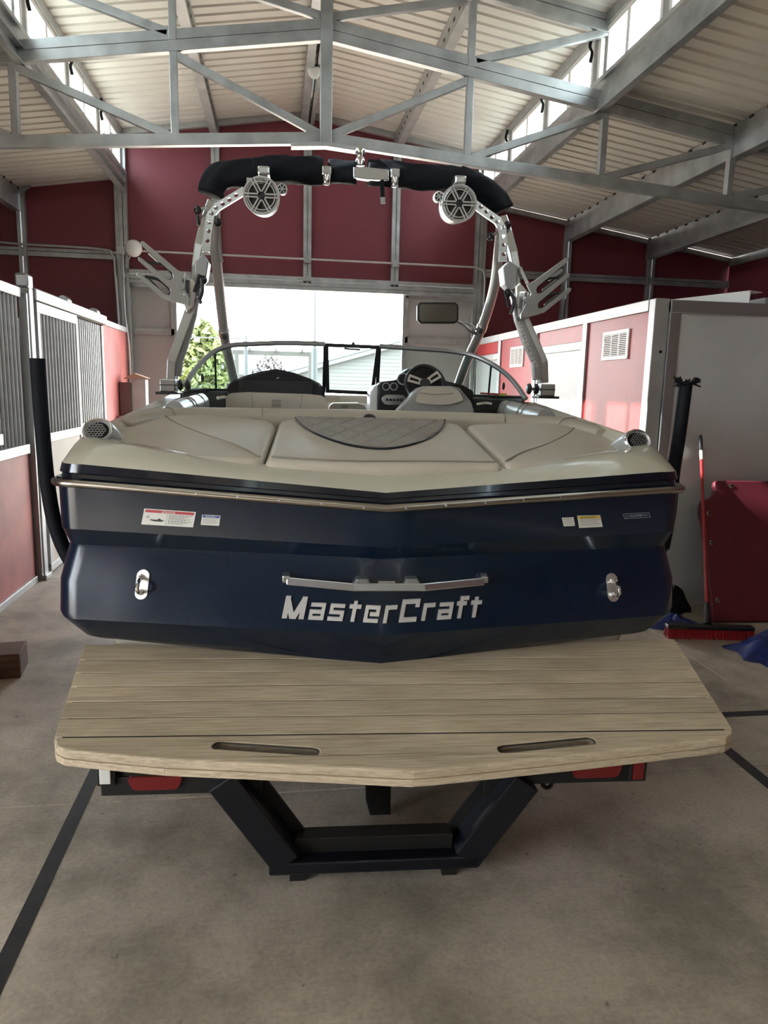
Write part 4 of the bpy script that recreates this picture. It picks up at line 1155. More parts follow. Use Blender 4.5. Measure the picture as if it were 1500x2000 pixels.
# bow seat seen through the walkway
bs = empty('bow_seat', parent=boat)
pxprism(((641, 806), (643, 793), (650, 787), (700, 787), (712, 791), (720, 806)), 3.1, 3.25, 'cushion', 'vinyl', bs, bevel=0.02, smooth=True)
for k in range(4):
    pxprism(((666 + k * 3.4, 791), (668.4 + k * 3.4, 791), (668.4 + k * 3.4, 797), (666 + k * 3.4, 797)), 3.095, 3.1, 'emblem_block', 'seam', bs)
# helm
hc = empty('helm_console', parent=boat)
pxprism(((737, 806), (739, 752), (744, 746), (776, 742), (783, 730), (798, 720), (820, 715), (845, 719), (862, 730), (872, 744), (905, 752), (925, 764), (927, 806)), 2.16, 2.42, 'pod', 'trailer_black', hc, bevel=0.01, smooth=True)
pxprism(((722, 806), (723, 766), (731, 754), (739, 750), (738, 806)), 2.20, 2.5, 'side_panel', 'gelcoat_white', hc, bevel=0.01, smooth=True)
pxprism(((924, 800), (924, 778), (990, 782), (1004, 800)), 2.0, 2.3, 'side_tray', 'black_plastic', hc, bevel=0.01)
def gauge(px, py, rad, m='black_plastic'):
    c_ = bY(px, py, 2.155)
    g_ = MB().lathe([(rad * 0.80, 0.004), (rad * 0.85, 0.012), (rad, 0.012), (rad * 1.02, -0.01)], c_, (0, -1, 0.0), 20).build('gauge', 'silver_paint', hc, smooth=True)
    MB().lathe([(0.0, 0.004), (rad * 0.85, 0.004)], c_, (0, -1, 0), 20).build('dial', m, g_)
gauge(754, 755, 0.026); gauge(769, 755, 0.026); gauge(787, 740, 0.040)
c_ = bY(770, 781, 2.15)
sp_ = MB().prism(rounded([(-0.085, -0.012), (-0.06, -0.034), (0.05, -0.034), (0.085, 0.0), (0.07, 0.034), (-0.06, 0.034), (-0.085, 0.014)], 0.02, 3), [], lambda u, v, t: (c_.x + u, t, c_.z + v), 2.148, 2.162).build('switch_plate', 'aluminium', hc, bevel=0.003)
for k in range(5):
    MB().lathe([(0.0, 0.012), (0.009, 0.012), (0.010, 0.0)], (c_.x - 0.05 + k * 0.024, 2.148, c_.z), (0, -1, 0), 12).build('switch', 'black_plastic', sp_)
# steering wheel
sw = empty('steering_wheel', parent=boat)
wc = bY(830, 750, 2.03); ax = Vector((0, -0.93, 0.36)).normalized(); ua = Vector((1, 0, 0)); va = ax.cross(ua) * -1
if va.z < 0: va = -va
RW = 0.125
MB().tube([wc + (ua * math.cos(R(10 * k)) + va * math.sin(R(10 * k))) * RW for k in range(37)], 0.015, 10, caps=False).build('rim', 'black_plastic', sw, smooth=True)
MB().lathe([(0.0, 0.02), (0.034, 0.016), (0.042, 0.0), (0.03, -0.03), (0.022, -0.15)], wc, ax, 20).build('hub', 'black_plastic', sw, smooth=True)
for a in (35, 162, 270):
    d = ua * math.cos(R(a)) + va * math.sin(R(a)); e = ax.cross(d)
    p = lambda u, v, t, d=d, e=e: wc + d * u + e * v + ax * t
    MB().prism([(0.02, -0.022), (RW, -0.028), (RW, 0.028), (0.02, 0.022)], [[(0.045, -0.007), (0.045, 0.007), (0.105, 0.010), (0.105, -0.010)]], p, 0.008, 0.014).build('spoke', 'aluminium', sw)
# driver seat
ds = empty('driver_seat', parent=boat)
MB().box(0.24, 0.62, 1.52, 1.9, 0.99, 1.36).build('pedestal', 'vinyl_grey', ds, bevel=0.03)
pxprism(((770, 812), (778, 800), (795, 782), (806, 768), (818, 758), (832, 754), (880, 754), (898, 758), (908, 770), (920, 784), (926, 800), (926, 812)), 1.62, 1.76, 'backrest', 'vinyl_grey', ds, bevel=0.03, smooth=True)
pxprism(((812, 786), (820, 766), (834, 756.5), (880, 756.5), (896, 762), (906, 782), (880, 790), (850, 791)), 1.592, 1.66, 'headrest', 'vinyl', ds, bevel=0.025, smooth=True, round_r=0.02)
lo = [bY(a, b, 1.588) for a, b in ((820, 767), (850, 770), (885, 768))]
MB().tube(smooth_path(lo, 5), 0.003, 6).build('seam', 'seam', ds)

# ------------------------------------------------------------------ windshield
ws = empty('windshield', parent=boat)
def wtop(pts): return smooth_path([bY(a, b, y) for a, b, y in pts], 5)
left_top = wtop(((635, 672, 2.42), (560, 670, 2.41), (490, 672, 2.39), (450, 675, 2.36), (420, 686, 2.30), (395, 706, 2.20), (375, 730, 2.06), (362, 752, 1.95)))
right_top = wtop(((741, 676, 2.42), (800, 680, 2.41), (870, 685, 2.39), (910, 691, 2.36), (945, 703, 2.30), (980, 724, 2.20), (1005, 748, 2.08), (1027, 779, 1.95)))
for tp, s in ((left_top, -1), (right_top, 1)):
    MB().tube(tp, 0.017, 10).build('frame_rail', 'aluminium_dark', ws, smooth=True)
    n = len(tp); bot = []
    for i, p in enumerate(tp):
        t = i / (n - 1); bot.append(Vector((p.x * (1.0 + 0.02 * (1 - t)), p.y + 0.16 * (1 - t) + 0.01, 1.705)))
    ib = next(i for i, p in enumerate(tp) if abs(p.x) > 0.93)
    MB().grid([tp[:ib + 1], bot[:ib + 1]]).build('pane', 'windshield_glass', ws, smooth=True)
    MB().grid([tp[ib:], bot[ib:]]).build('pane', 'windshield_glass', ws, smooth=True)
    MB().tube([tp[ib], bot[ib]], 0.007, 6).build('divider', 'black_plastic', ws)
    MB().tube(bot, 0.012, 6).build('base_rail', 'frame_grey', ws, smooth=True)
    MB().tube([tp[0] + Vector((0, 0, 0)), bot[0]], 0.014, 6).build('inner_post', 'black_plastic', ws)
    e = tp[int(n * 0.82)]; MB().ico(e + Vector((-s * 0.05, 0.03, -0.04)), 0.018, (0.6, 0.6, 1.5), 5).build('latch', 'black_plastic', ws, smooth=True)
cpn = [bY(638, 674, 2.43), bY(738, 678, 2.43), bY(727, 768, 2.58), bY(640, 764, 2.58)]
MB().add(cpn, [(0, 1, 2, 3)]).build('pane', 'windshield_glass', ws)
for i in range(4): MB().beam(cpn[i], cpn[(i + 1) % 4], 0.026, 0.026, up=(0, 1, 0), ends=(0.012, 0.012)).build('gate_frame', 'frame_grey' if i == 0 else 'black_plastic', ws, bevel=0.004)
MB().beam(bY(672, 681, 2.41), bY(704, 683, 2.41), 0.02, 0.012).build('latch_bar', 'black_plastic', ws)
q = bY(690, 671, 2.43); MB().ico(q, 0.012, (1, 1, 1), 5).build('top_knob', 'black_plastic', ws, smooth=True)
# label strip at the foot of the right pane
sa, sb = bY(938, 768, 2.1), bY(990, 771, 2.06)
MB().beam(sa, lerp(sa, sb, 0.7), 0.003, 0.012).build('sticker', 'sticker_red', ws)
MB().beam(lerp(sa, sb, 0.72), sb, 0.003, 0.016).build('sticker', 'sticker_yellow', ws)

# ------------------------------------------------------------------ tow tower
tw = empty('tow_tower', parent=boat)
YT = 1.72
def P3(pts): return [bY(a, b, y) for a, b, y in pts]
def flatbar(pts, wd, th, name, m, parent, bevel=0.006):          # bar that follows a path, wide in the picture plane
    ps = [Vector(p) for p in pts]; mb = MB(); rows = []
    for i, p in enumerate(ps):
        d = (ps[min(i + 1, len(ps) - 1)] - ps[max(i - 1, 0)]).normalized(); yv = Vector((0, 1, 0)); sd_ = d.cross(yv).normalized(); yv = sd_.cross(d).normalized() * -1
        w_ = wd[i] if isinstance(wd, (list, tuple)) else wd
        rows.append([p + sd_ * a * w_ / 2 + yv * b * th / 2 for a, b in ((-1, -1), (1, -1), (1, 1), (-1, 1))])
    mb.grid(rows, closed=True); n = len(ps)
    mb.f += [(0, 1, 2, 3), (4 * n - 4, 4 * n - 3, 4 * n - 2, 4 * n - 1)]
    return mb.build(name, m, parent, bevel=bevel)
mir = lambda pts: pts
# rear legs
flatbar(P3(((335, 742, YT), (337, 706, YT), (352, 664, YT + 0.01), (371, 612, YT + 0.02), (380, 578, YT + 0.03))), [0.050, 0.055, 0.056, 0.060, 0.05], 0.07, 'rear_leg', 'aluminium', tw)
flatbar(P3(((347, 735, YT + 0.03), (350, 704, YT + 0.03), (366, 656, YT + 0.03), (378, 615, YT + 0.03), (386, 560, YT + 0.03))), [0.04, 0.045, 0.045, 0.04, 0.04], 0.05, 'rear_leg', 'aluminium_dark', tw)
flatbar(P3(((1061, 748, YT), (1059, 708, YT), (1042, 668, YT + 0.01), (1022, 625, YT + 0.02), (1010, 590, YT + 0.03))), [0.050, 0.055, 0.058, 0.060, 0.05], 0.07, 'rear_leg', 'aluminium', tw)
flatbar(P3(((1049, 742, YT - 0.02), (1047, 705, YT - 0.02), (1030, 668, YT - 0.015), (1013, 625, YT), (1004, 580, YT + 0.01))), [0.050, 0.058, 0.058, 0.05, 0.04], 0.05, 'rear_leg', 'aluminium_dark', tw)
# upper halves
flatbar(P3(((384, 575, YT + 0.05), (383, 520, YT + 0.05), (389, 480, YT + 0.06), (402, 432, YT + 0.10), (414, 395, YT + 0.14))), [0.055, 0.045, 0.05, 0.055, 0.05], 0.06, 'upper_leg', 'aluminium', tw)
flatbar(P3(((1006, 585, YT + 0.05), (1008, 530, YT + 0.05), (1002, 495, YT + 0.06), (990, 455, YT + 0.10), (981, 425, YT + 0.14))), [0.055, 0.045, 0.05, 0.055, 0.05], 0.06, 'upper_leg', 'aluminium', tw)
# knuckles
for pts in (((378, 555), (380, 510), (398, 496), (407, 512), (402, 545), (390, 560)), ((981, 522), (985, 555), (998, 568), (1010, 560), (1012, 520), (996, 508))):
    pxprism(pts, YT - 0.03, YT + 0.08, 'knuckle', 'aluminium_dark', tw, bevel=0.008)
for pts in (((360, 560), (374, 545), (384, 552), (376, 600), (364, 612), (357, 590)), ((1008, 560), (1016, 552), (1036, 575), (1030, 610), (1014, 620))):
    pxprism(pts, YT - 0.06, YT - 0.03, 'pivot_plate', 'steel', tw, bevel=0.006)
# perforated gusset plates
def perforated(path_px, wd_px, holes_px, hr, y):
    ps = [Vector((a, b)) for a, b in path_px]; L_, R__ = [], []
    for i, p in enumerate(ps):
        d = (ps[min(i + 1, len(ps) - 1)] - ps[max(i - 1, 0)]).normalized(); nrm_ = Vector((-d.y, d.x))
        L_.append(p + nrm_ * wd_px / 2); R__.append(p - nrm_ * wd_px / 2)
    outer = [tuple(p) for p in L_ + R__[::-1]]
    hl = [[(a + hr * math.cos(R(30 * k)), b + hr * math.sin(R(30 * k))) for k in range(12)] for a, b in holes_px]
    pxprism(outer, y, y + 0.02, 'gusset_plate', 'aluminium', tw, holes=hl, bevel=0.0)
perforated(((402, 492), (405, 460), (411, 420), (424, 404), (450, 388), (478, 371)), 16, ((461, 381), (448, 390), (435, 398), (422, 406), (413, 417), (409, 434), (407, 451), (405, 470)), 4.3, YT - 0.05)
perforated(((926, 397), (950, 415), (972, 430), (981, 445), (983, 475), (983, 510)), 16, ((939, 404), (950, 413), (961, 424), (972, 433), (982, 444), (983, 461), (984, 478), (984, 496)), 4.3, YT - 0.05)
# front legs
fl = [((416, 400, 1.90), (420, 450, 1.98), (424, 520, 2.10), (432, 600, 2.30), (440, 665, 2.50), (452, 720, 2.66), (459, 752, 2.74)), ((980, 430, 1.90), (975, 480, 1.98), (968, 545, 2.12), (955, 600, 2.28), (936, 652, 2.46), (912, 705, 2.62), (893, 757, 2.74))]
for k, pts in enumerate(fl):
    path_ = smooth_path(P3(pts), 6)
    MB().tube(path_, 0.033, 14).build('front_leg', 'steel', tw, smooth=True)
    MB().lathe([(0.0, 0.03), (0.06, 0.03), (0.065, 0.0), (0.05, -0.03)], (path_[-1].x, path_[-1].y, path_[-1].z - 0.02), (0, 0, 1), 18).build('leg_foot', 'chrome', tw, smooth=True)
    c2 = path_[int(len(path_) * 0.62)]; d2 = (path_[int(len(path_) * 0.62) + 1] - c2).normalized()
    MB().tube([c2, c2 + d2 * 0.05], 0.038, 14).build('collar', 'chrome', tw, smooth=True)
for pts in (((427, 440, 1.9), (431, 500, 1.94), (433, 512, 1.95)),):
    MB().tube(P3(pts), 0.012, 8).build('strut', 'aluminium', tw, smooth=True)
MB().tube(P3(((1015, 522, YT), (1030, 553, YT - 0.02))), 0.012, 8).build('strut', 'aluminium', tw, smooth=True)
# clamp feet with black star knobs
for s, (fx, fy) in ((-1, (330, 752)), (1, (1066, 761))):
    q = bY(fx, fy, YT)
    MB().box(q.x - 0.045, q.x + 0.045, YT - 0.05, YT + 0.05, q.z - 0.040, q.z + 0.035).build('clamp_block', 'aluminium', tw, bevel=0.006)
    MB().box(q.x - 0.045, q.x + 0.045, YT - 0.052, YT - 0.04, q.z - 0.002, q.z + 0.003).build('clamp_gap', 'dark_void', tw)
    MB().box(q.x - 0.065, q.x + 0.065, YT - 0.08, YT + 0.08, q.z - 0.055, q.z - 0.040).build('base_pad', 'black_plastic', tw, bevel=0.004)
    for dx in (0.055, 0.10):
        MB().lathe([(0.0, 0.0), (0.024, 0.004), (0.034, 0.012), (0.034, 0.022), (0.022, 0.032), (0.0, 0.034)], (q.x - s * dx, YT - 0.03, q.z + 0.002), (-s, 0, 0), 16).build('star_knob', 'black_plastic', tw, smooth=True)
    MB().tube([(q.x - s * 0.04, YT - 0.03, q.z + 0.002), (q.x - s * 0.11, YT - 0.03, q.z + 0.002)], 0.009, 8).build('bolt', 'aluminium_dark', tw)
# cross bar and its folded black cover
YP = 1.92
bar = smooth_path(P3(((420, 372, YP), (440, 350, YP), (500, 336, YP), (600, 335, YP), (700, 340, YP), (800, 347, YP), (900, 360, YP), (950, 378, YP), (975, 400, YP))), 5)
MB().tube(bar, 0.034, 14).build('cross_bar', 'steel', tw, smooth=True)
def cover(pts, r, seed, name='canopy_cover'):
    rnd = random.Random(seed); ps = smooth_path(P3([(a, b, YP + 0.0) for a, b in pts]), 8); mb = MB(); rows = []
    L0 = 0; prev = ps[0]; n = 26
    ph = [rnd.uniform(0, 6.28) for _ in range(4)]
    for i, p in enumerate(ps):
        d = (ps[min(i + 1, len(ps) - 1)] - ps[max(i - 1, 0)]).normalized(); u = Vector((0, 1, 0)); w_ = d.cross(u).normalized()
        L0 += (p - prev).length; prev = p; e = min(1, (min(i, len(ps) - 1 - i) + 1.2) / 2.6)
        row = []
        for j in range(n):
            a = 2 * math.pi * j / n
            k = 1 + 0.07 * math.sin(3 * a + 11 * L0 + ph[0]) + 0.05 * math.sin(5 * a - 23 * L0 + ph[1]) + 0.03 * math.sin(9 * a + 47 * L0 + ph[2])
            row.append(p + (w_ * math.cos(a) + u * math.sin(a) * 1.05) * r * k * e ** 0.35)
        rows.append(row)
    mb.grid(rows, closed=True); t_ = len(ps) * n
    mb.f += [tuple(range(n))[::-1], tuple(range(t_ - n, t_))]
    return mb.build(name, 'black_cloth', tw, smooth=True, angle=70)
cover(((411, 382), (417, 362), (432, 347), (460, 340), (492, 338), (505, 337)), 0.078, 1)
cover(((495, 334), (520, 332), (560, 333), (600, 334), (633, 335)), 0.078, 2)
cover(((640, 336), (660, 337), (680, 338), (696, 338)), 0.066, 3)
cover(((716, 338), (750, 340), (790, 343), (840, 346), (885, 351), (897, 353)), 0.074, 4)
cover(((893, 353), (915, 358), (940, 368), (960, 383), (972, 400), (978, 414)), 0.080, 5)
def cloth_tail():
    a, b = bY(746, 352, YP - 0.09), bY(748, 398, YP - 0.09)
    MB().beam(a, b, 0.024, 0.005, up=(0, 1, 0)).build('strap', 'black_cloth', tw)
    MB().beam(lerp(a, b, 0.72), lerp(a, b, 1.0), 0.028, 0.007, up=(0, 1, 0)).build('buckle', 'aluminium_dark', tw)
cloth_tail()
# tow knob
q = bY(703, 330, YP - 0.03)
MB().lathe([(0.0, 0.115), (0.028, 0.114), (0.031, 0.106), (0.031, 0.088), (0.024, 0.080), (0.020, 0.068), (0.026, 0.058), (0.029, 0.045), (0.029, 0.02), (0.0, 0.02)], q, (0, 0, 1), 20).build('tow_knob', 'chrome', tw, smooth=True)
pxprism(((690, 326), (716, 326), (760, 331), (760, 352), (716, 350), (690, 346)), YP - 0.09, YP - 0.04, 'knob_mount', 'aluminium', tw, bevel=0.012)
# clamp lamps below the bar
for px_, py_ in ((638, 336), (771, 341)):
    q = bY(px_, py_, YP - 0.06)
    MB().box(q.x - 0.03, q.x + 0.03, q.y - 0.03, q.y + 0.05, q.z - 0.025, q.z + 0.030).build('lamp_clamp', 'aluminium', tw, bevel=0.01)
    MB().lathe([(0.0, 0.0), (0.022, 0.002), (0.026, 0.012), (0.026, 0.05), (0.018, 0.06)], (q.x, q.y - 0.02, q.z - 0.075), (0, 0.1, 1), 18).build('clamp_lamp', 'chrome', tw, smooth=True)

# tower speakers
def speaker(cx, cy, tx, ty, mountx, mounty):
    y = YT - 0.04
    c_ = bY(cx, cy, y); ax = Vector((0.0, -1, -0.08)).normalized()
    so = empty('tower_speaker', parent=boat)
    RS = 0.100
    MB().lathe([(RS * 0.86, 0.012), (RS, 0.008), (RS, -0.02), (RS * 1.0, -0.10), (RS * 0.92, -0.18), (RS * 0.70, -0.235), (RS * 0.35, -0.26), (0, -0.265)], c_, ax, 32).build('can', 'silver_paint', so, smooth=True)
    MB().lathe([(0.0, 0.0), (RS * 0.9, 0.0)], c_, ax, 24).build('cone', 'black_plastic', so)
    ux = Vector((1, 0, 0)); uz = ax.cross(ux)
    if uz.z < 0: uz = -uz
    for r0, r1 in ((0.96, 1.06), (0.74, 0.80)):
        MB().lathe([(RS * r0, 0.012), (RS * r0, 0.020), (RS * r1, 0.020), (RS * r1, 0.010)], c_, ax, 32).build('ring', 'silver_paint', so, smooth=True)
    hexa = [(RS * 0.20 * math.cos(R(60 * k)), RS * 0.20 * math.sin(R(60 * k))) for k in range(6)]
    MB().prism(hexa, [], lambda u, v, t: c_ + ux * u + uz * v + ax * t, 0.010, 0.019).build('badge', 'black_plastic', so)
    for k in range(6):
        d = ux * math.cos(R(60 * k)) + uz * math.sin(R(60 * k)); e = ax.cross(d)
        for o_ in (-1, 1):
            MB().beam(c_ + d * RS * 0.20 + e * o_ * RS * 0.085 + ax * 0.016, c_ + d * RS * 0.99 + e * o_ * RS * 0.085 + ax * 0.016, RS * 0.085, 0.012, up=ax).build('spoke', 'silver_paint', so)
        MB().ico(c_ + d * RS * 1.0 + ax * 0.021, 0.006, (1, 0.6, 1), 4).build('screw', 'aluminium_dark', so)
    # tweeter
    t_ = bY(tx, ty, y); rt_ = 0.030
    to = MB().lathe([(rt_ * 0.8, 0.006), (rt_, 0.004), (rt_, -0.03), (rt_ * 0.9, -0.06), (rt_ * 0.5, -0.075), (0, -0.078)], t_, ax, 20).build('tweeter', 'silver_paint', so, smooth=True)
    MB().lathe([(0.0, 0.0), (rt_ * 0.85, 0.0)], t_, ax, 16).build('cone', 'black_plastic', so)
    for k in range(3):
        d = ux * math.cos(R(60 * k)) + uz * math.sin(R(60 * k))
        MB().beam(t_ - d * rt_ * 0.8 + ax * 0.005, t_ + d * rt_ * 0.8 + ax * 0.005, 0.006, 0.005, up=ax).build('spoke', 'silver_paint', so)
    MB().beam(t_ - ax * 0.02, c_ + (t_ - c_).normalized() * RS * 0.9 - ax * 0.02, 0.016, 0.016).build('arm', 'silver_paint', so)
    m_ = bY(mountx, mounty, y + 0.03)
    MB().tube([c_ + Vector((0, 0.08, RS * 0.85)), (m_ + Vector((0, 0.03, 0.02)))], 0.022, 12).build('neck', 'aluminium', so, smooth=True)
    MB().box(m_.x - 0.036, m_.x + 0.036, m_.y - 0.01, m_.y + 0.12, m_.z - 0.005, m_.z + 0.045).build('clamp', 'aluminium', so, bevel=0.012)
speaker(511, 383, 551, 369, 515, 340)
speaker(896, 398, 857, 384, 899, 358)
# small round pod beside the left speaker
q = bY(482, 353, YT - 0.05)
MB().tube([q, q + Vector((0.09, 0.02, 0.0))], 0.018, 12).build('light_pod', 'silver_paint', tw, smooth=True)

# wakeboard racks
def rack(poly, slots, y, mirror=False):
    rk = empty('board_rack', parent=boat)
    pxprism(poly, y, y + 0.022, 'fork_plate', 'rack_metal', rk, bevel=0.003)
    for sl_ in slots:
        MB().tube(smooth_path([bY(a, b, y + 0.011) for a, b in sl_], 4), 0.0075, 8).build('rubber_liner', 'rubber', rk, smooth=True)
    return rk
cv = lambda pts: [(230 + a / 3.75, 280 + b / 3.75) for a, b in pts]
cw = lambda pts: [(780 + a / 3.75, 280 + b / 3.75) for a, b in pts]
lrk = rack(cv(((520, 1190), (430, 1165), (330, 1140), (140, 970), (132, 945), (150, 940), (350, 1105), (375, 1112), (388, 1090), (378, 1062), (150, 858), (145, 835), (165, 832), (360, 992), (385, 1000), (404, 980), (398, 950), (170, 745), (165, 718), (188, 715), (300, 810), (440, 930), (490, 945), (470, 1010), (520, 1150))),
           [cv(((140, 945), (250, 1030), (345, 1108), (378, 1110), (385, 1075), (300, 1000), (200, 975))), cv(((150, 838), (250, 915), (350, 995), (392, 998), (402, 962), (330, 890), (220, 872))), cv(((168, 718), (190, 740), (240, 790)))], YT - 0.10)
rrk = rack(cw(((890, 1285), (1010, 1255), (1060, 1240), (1255, 1085), (1262, 1062), (1245, 1055), (1050, 1205), (1025, 1210), (1015, 1190), (1022, 1165), (1245, 975), (1250, 952), (1232, 948), (1035, 1098), (1012, 1100), (1003, 1075), (1012, 1050), (1235, 865), (1238, 842), (1218, 838), (1000, 1000), (935, 1035), (965, 1100), (890, 1250))),
           [cw(((1255, 1062), (1150, 1130), (1050, 1207), (1022, 1208), (1018, 1170), (1090, 1110), (1170, 1095))), cw(((1244, 952), (1150, 1015), (1035, 1100), (1008, 1098), (1006, 1055), (1080, 995), (1165, 985))), cw(((1232, 842), (1200, 870), (1130, 915)))], YT - 0.10)
# second forks behind, and hinge bars to the leg
for rk, d in ((lrk, (0.02, 0.16, 0.015)), (rrk, (-0.02, 0.16, 0.015))):
    f_ = cv if rk is lrk else cw
    for a_, b_ in (((330, 1000), (215, 880)), ((318, 1105), (205, 985)), ((330, 890), (230, 800))) if rk is lrk else (((1050, 1080), (1165, 990)), ((1065, 1190), (1180, 1100)), ((1090, 1000), (1195, 925))):
        q0, q1 = [bY(*f_((t_,))[0], YT + 0.02) for t_ in (a_, b_)]
        MB().beam(q0, q1, 0.018, 0.022).build('inner_prong', 'rack_metal', rk, bevel=0.004)
        MB().tube([q0 + Vector((0, 0, 0.012)), q1 + Vector((0, 0, 0.012))], 0.007, 8).build('rubber_liner', 'rubber', rk, smooth=True)
for rk, a, b in ((lrk, (470, 1050), (560, 1080)), (rrk, (930, 1150), (850, 1150))):
    f_ = cv if rk is lrk else cw
    p0 = bY(*f_((a,))[0], YT - 0.09); p1 = bY(*f_((b,))[0], YT)
    MB().tube([p0 + Vector((0, -0.03, 0)), p0 + Vector((0, 0.2, 0))], 0.02, 10).build('hinge_tube', 'aluminium_dark', rk, smooth=True)
    MB().beam(p0, p1, 0.04, 0.10).build('bracket', 'aluminium', rk, bevel=0.006)
for f_, pts in ((cv, ((600, 960), (580, 1030), (560, 1090))), (cv, ((610, 990), (620, 1080), (600, 1150), (615, 1170))), (cw, ((770, 1085), (785, 1150), (795, 1200))), (cw, ((800, 1080), (840, 1150), (815, 1250)))):
    MB().tube(smooth_path([bY(*p, YT - 0.07) for p in f_(pts)], 5), 0.011, 8).build('rack_lever', 'black_plastic', tw, smooth=True)
for f_, p in ((cv, (625, 1000)), (cw, (795, 1095)), (cv, (585, 490)), (cv, (735, 580)), (cw, (668, 685)), (cw, (790, 600))):
    MB().ico(bY(*f_((p,))[0], YT - 0.06 if p[1] > 900 else YT + 0.05), 0.026, (0.9, 0.8, 1), 7).build('black_knob', 'black_plastic', tw, smooth=True)
for f_, a_, b_ in ((cv, (585, 490), (650, 470)), (cv, (735, 580), (670, 570)), (cw, (668, 685), (730, 640)), (cv, (580, 500), (590, 600))):
    MB().tube([bY(*f_((a_,))[0], YT + 0.05), bY(*f_((b_,))[0], YT + 0.06)], 0.010, 8).build('knob_stem', 'black_plastic' if b_[1] == 600 else 'aluminium', tw)
# lettering up the right rear leg
A, Bp = bY(1013, 628, YT - 0.047), bY(1049, 718, YT - 0.047)
ud = (Bp - A).normalized(); vd = Vector((0, -1, 0)).cross(ud).normalized() * 1.0
if vd.z < 0: vd = -vd
Lt = (Bp - A).length
_, _, w0 = text_strokes('MASTERCRAFT', 1.0, lambda x, y: (x, y, 0)); k_ = Lt / w0
vs, fs, _ = text_strokes('MASTERCRAFT', 1.0, lambda x, y: A + ud * x * k_ + vd * (y * k_ * 0.9 - 0.020) + Vector((0, -0.001, 0)))
MB().add(vs, fs).build('leg_lettering', 'paper', tw)

# mirror on its arm
mr_ = empty('rear_view_mirror', parent=boat)
pxprism(((815, 596), (820, 590), (890, 590), (896, 596), (896, 626), (890, 632), (822, 632), (815, 626)), 2.30, 2.34, 'shell', 'black_plastic', mr_, bevel=0.008)
pxprism(((819, 598), (823, 594), (888, 594), (892, 598), (892, 624), (888, 628), (824, 628), (819, 624)), 2.296, 2.301, 'mirror_glass', 'mirror_glass', mr_)
MB().tube(smooth_path(P3(((890, 626, 2.34), (905, 633, 2.36), (918, 645, 2.38), (930, 652, 2.42))), 5), 0.012, 8).build('arm', 'aluminium', mr_, smooth=True)
MB().tube(smooth_path(P3(((905, 628, 2.36), (922, 636, 2.38), (932, 645, 2.42))), 5), 0.009, 8).build('arm_brace', 'aluminium', mr_, smooth=True)

# ------------------------------------------------------------------ transom fittings
def ytr(x, z):                                             # outer face of the lower transom at (x, z)
    t = 1 - abs(x) / 1.160
    if z >= 1.18: o, v = -0.004, 0.195
    elif z > 0.985: k = (z - 0.985) / (1.112 - 0.985); o, v = lerp(0.002, 0.026, min(1, k)), lerp(0.20, 0.19, min(1, k))
    else: k = (z - 0.862) / (0.985 - 0.862); o, v = lerp(-0.020, 0.002, k), lerp(0.21, 0.20, k)
    return o - v * max(0, t)
def tpt(px, py):                                           # pixel -> point on the transom face
    y = -0.1
    for _ in range(12):
        q = bY(px, py, y); y = ytr(q.x, q.z)
    return bY(px, py, y)
# grab handle
gh = empty('grab_handle', parent=boat)
hp = [tpt(a, b) + Vector((0, -d, 0)) for a, b, d in ((560, 1129, 0.030), (690, 1139, 0.045), (826, 1139, 0.045), (942, 1130, 0.030))]
mb = MB(); rows = []
for p in hp:
    rows.append([p + Vector((0, a, b)) for a, b in ((-0.016, -0.015), (0.012, -0.015), (0.018, 0.008), (-0.010, 0.015))])
mb.grid(rows, closed=True); mb.f += [(0, 1, 2, 3), (12, 13, 14, 15)]
mb.build('bar', 'aluminium', gh, bevel=0.004)
for i in (0, 3):
    p = hp[i]; MB().beam(p + Vector((0, -0.012, 0.005)), p + Vector((0, 0.03, 0.012)), 0.03, 0.03).build('end_mount', 'aluminium', gh, bevel=0.006)
for px_ in (706, 802):
    p = tpt(px_, 1131); MB().prism([(-0.036, -0.014), (0.036, -0.014), (0.02, 0.012), (-0.02, 0.012)], [], lambda u, v, t: (p.x + u, t, p.z + v), p.y - 0.045, p.y + 0.005).build('bracket', 'aluminium_dark', gh, bevel=0.003)
p = tpt(754, 1134); MB().box(p.x - 0.032, p.x + 0.032, p.y - 0.03, p.y, p.z - 0.004, p.z + 0.006).build('inner_tab', 'aluminium', gh)
# name emblem, drawn stroke by stroke
GL = {
 'M': (1.12, [[(0.13, 0), (0.13, 1.0)], [(0.13, 0.86), (0.46, 0.12), (0.60, 0.12), (0.93, 0.86)], [(0.95, 1.0), (0.95, 0)]], 0.25),
 'a': (0.82, [[(0.05, 0.67), (0.68, 0.67), (0.68, 0.085), (0.12, 0.085), (0.12, 0.36), (0.68, 0.36)]], 0.17),
 's': (0.82, [[(0.74, 0.67), (0.12, 0.67), (0.12, 0.38), (0.66, 0.38), (0.66, 0.085), (0.0, 0.085)]], 0.17),
 't': (0.60, [[(0.26, 0.0), (0.26, 0.92)], [(0.0, 0.67), (0.56, 0.67)]], 0.18),
 'e': (0.82, [[(0.74, 0.085), (0.12, 0.085), (0.12, 0.67), (0.66, 0.67), (0.66, 0.37), (0.30, 0.37)]], 0.17),
 'r': (0.66, [[(0.12, 0.0), (0.12, 0.67), (0.62, 0.67)]], 0.18),
 'C': (1.00, [[(0.84, 0.62), (0.84, 0.88), (0.13, 0.88), (0.13, 0.09), (0.90, 0.09)]], 0.20),
 'f': (0.60, [[(0.22, 0.0), (0.22, 0.90), (0.58, 0.90)], [(0.0, 0.67), (0.50, 0.67)]], 0.18),
}
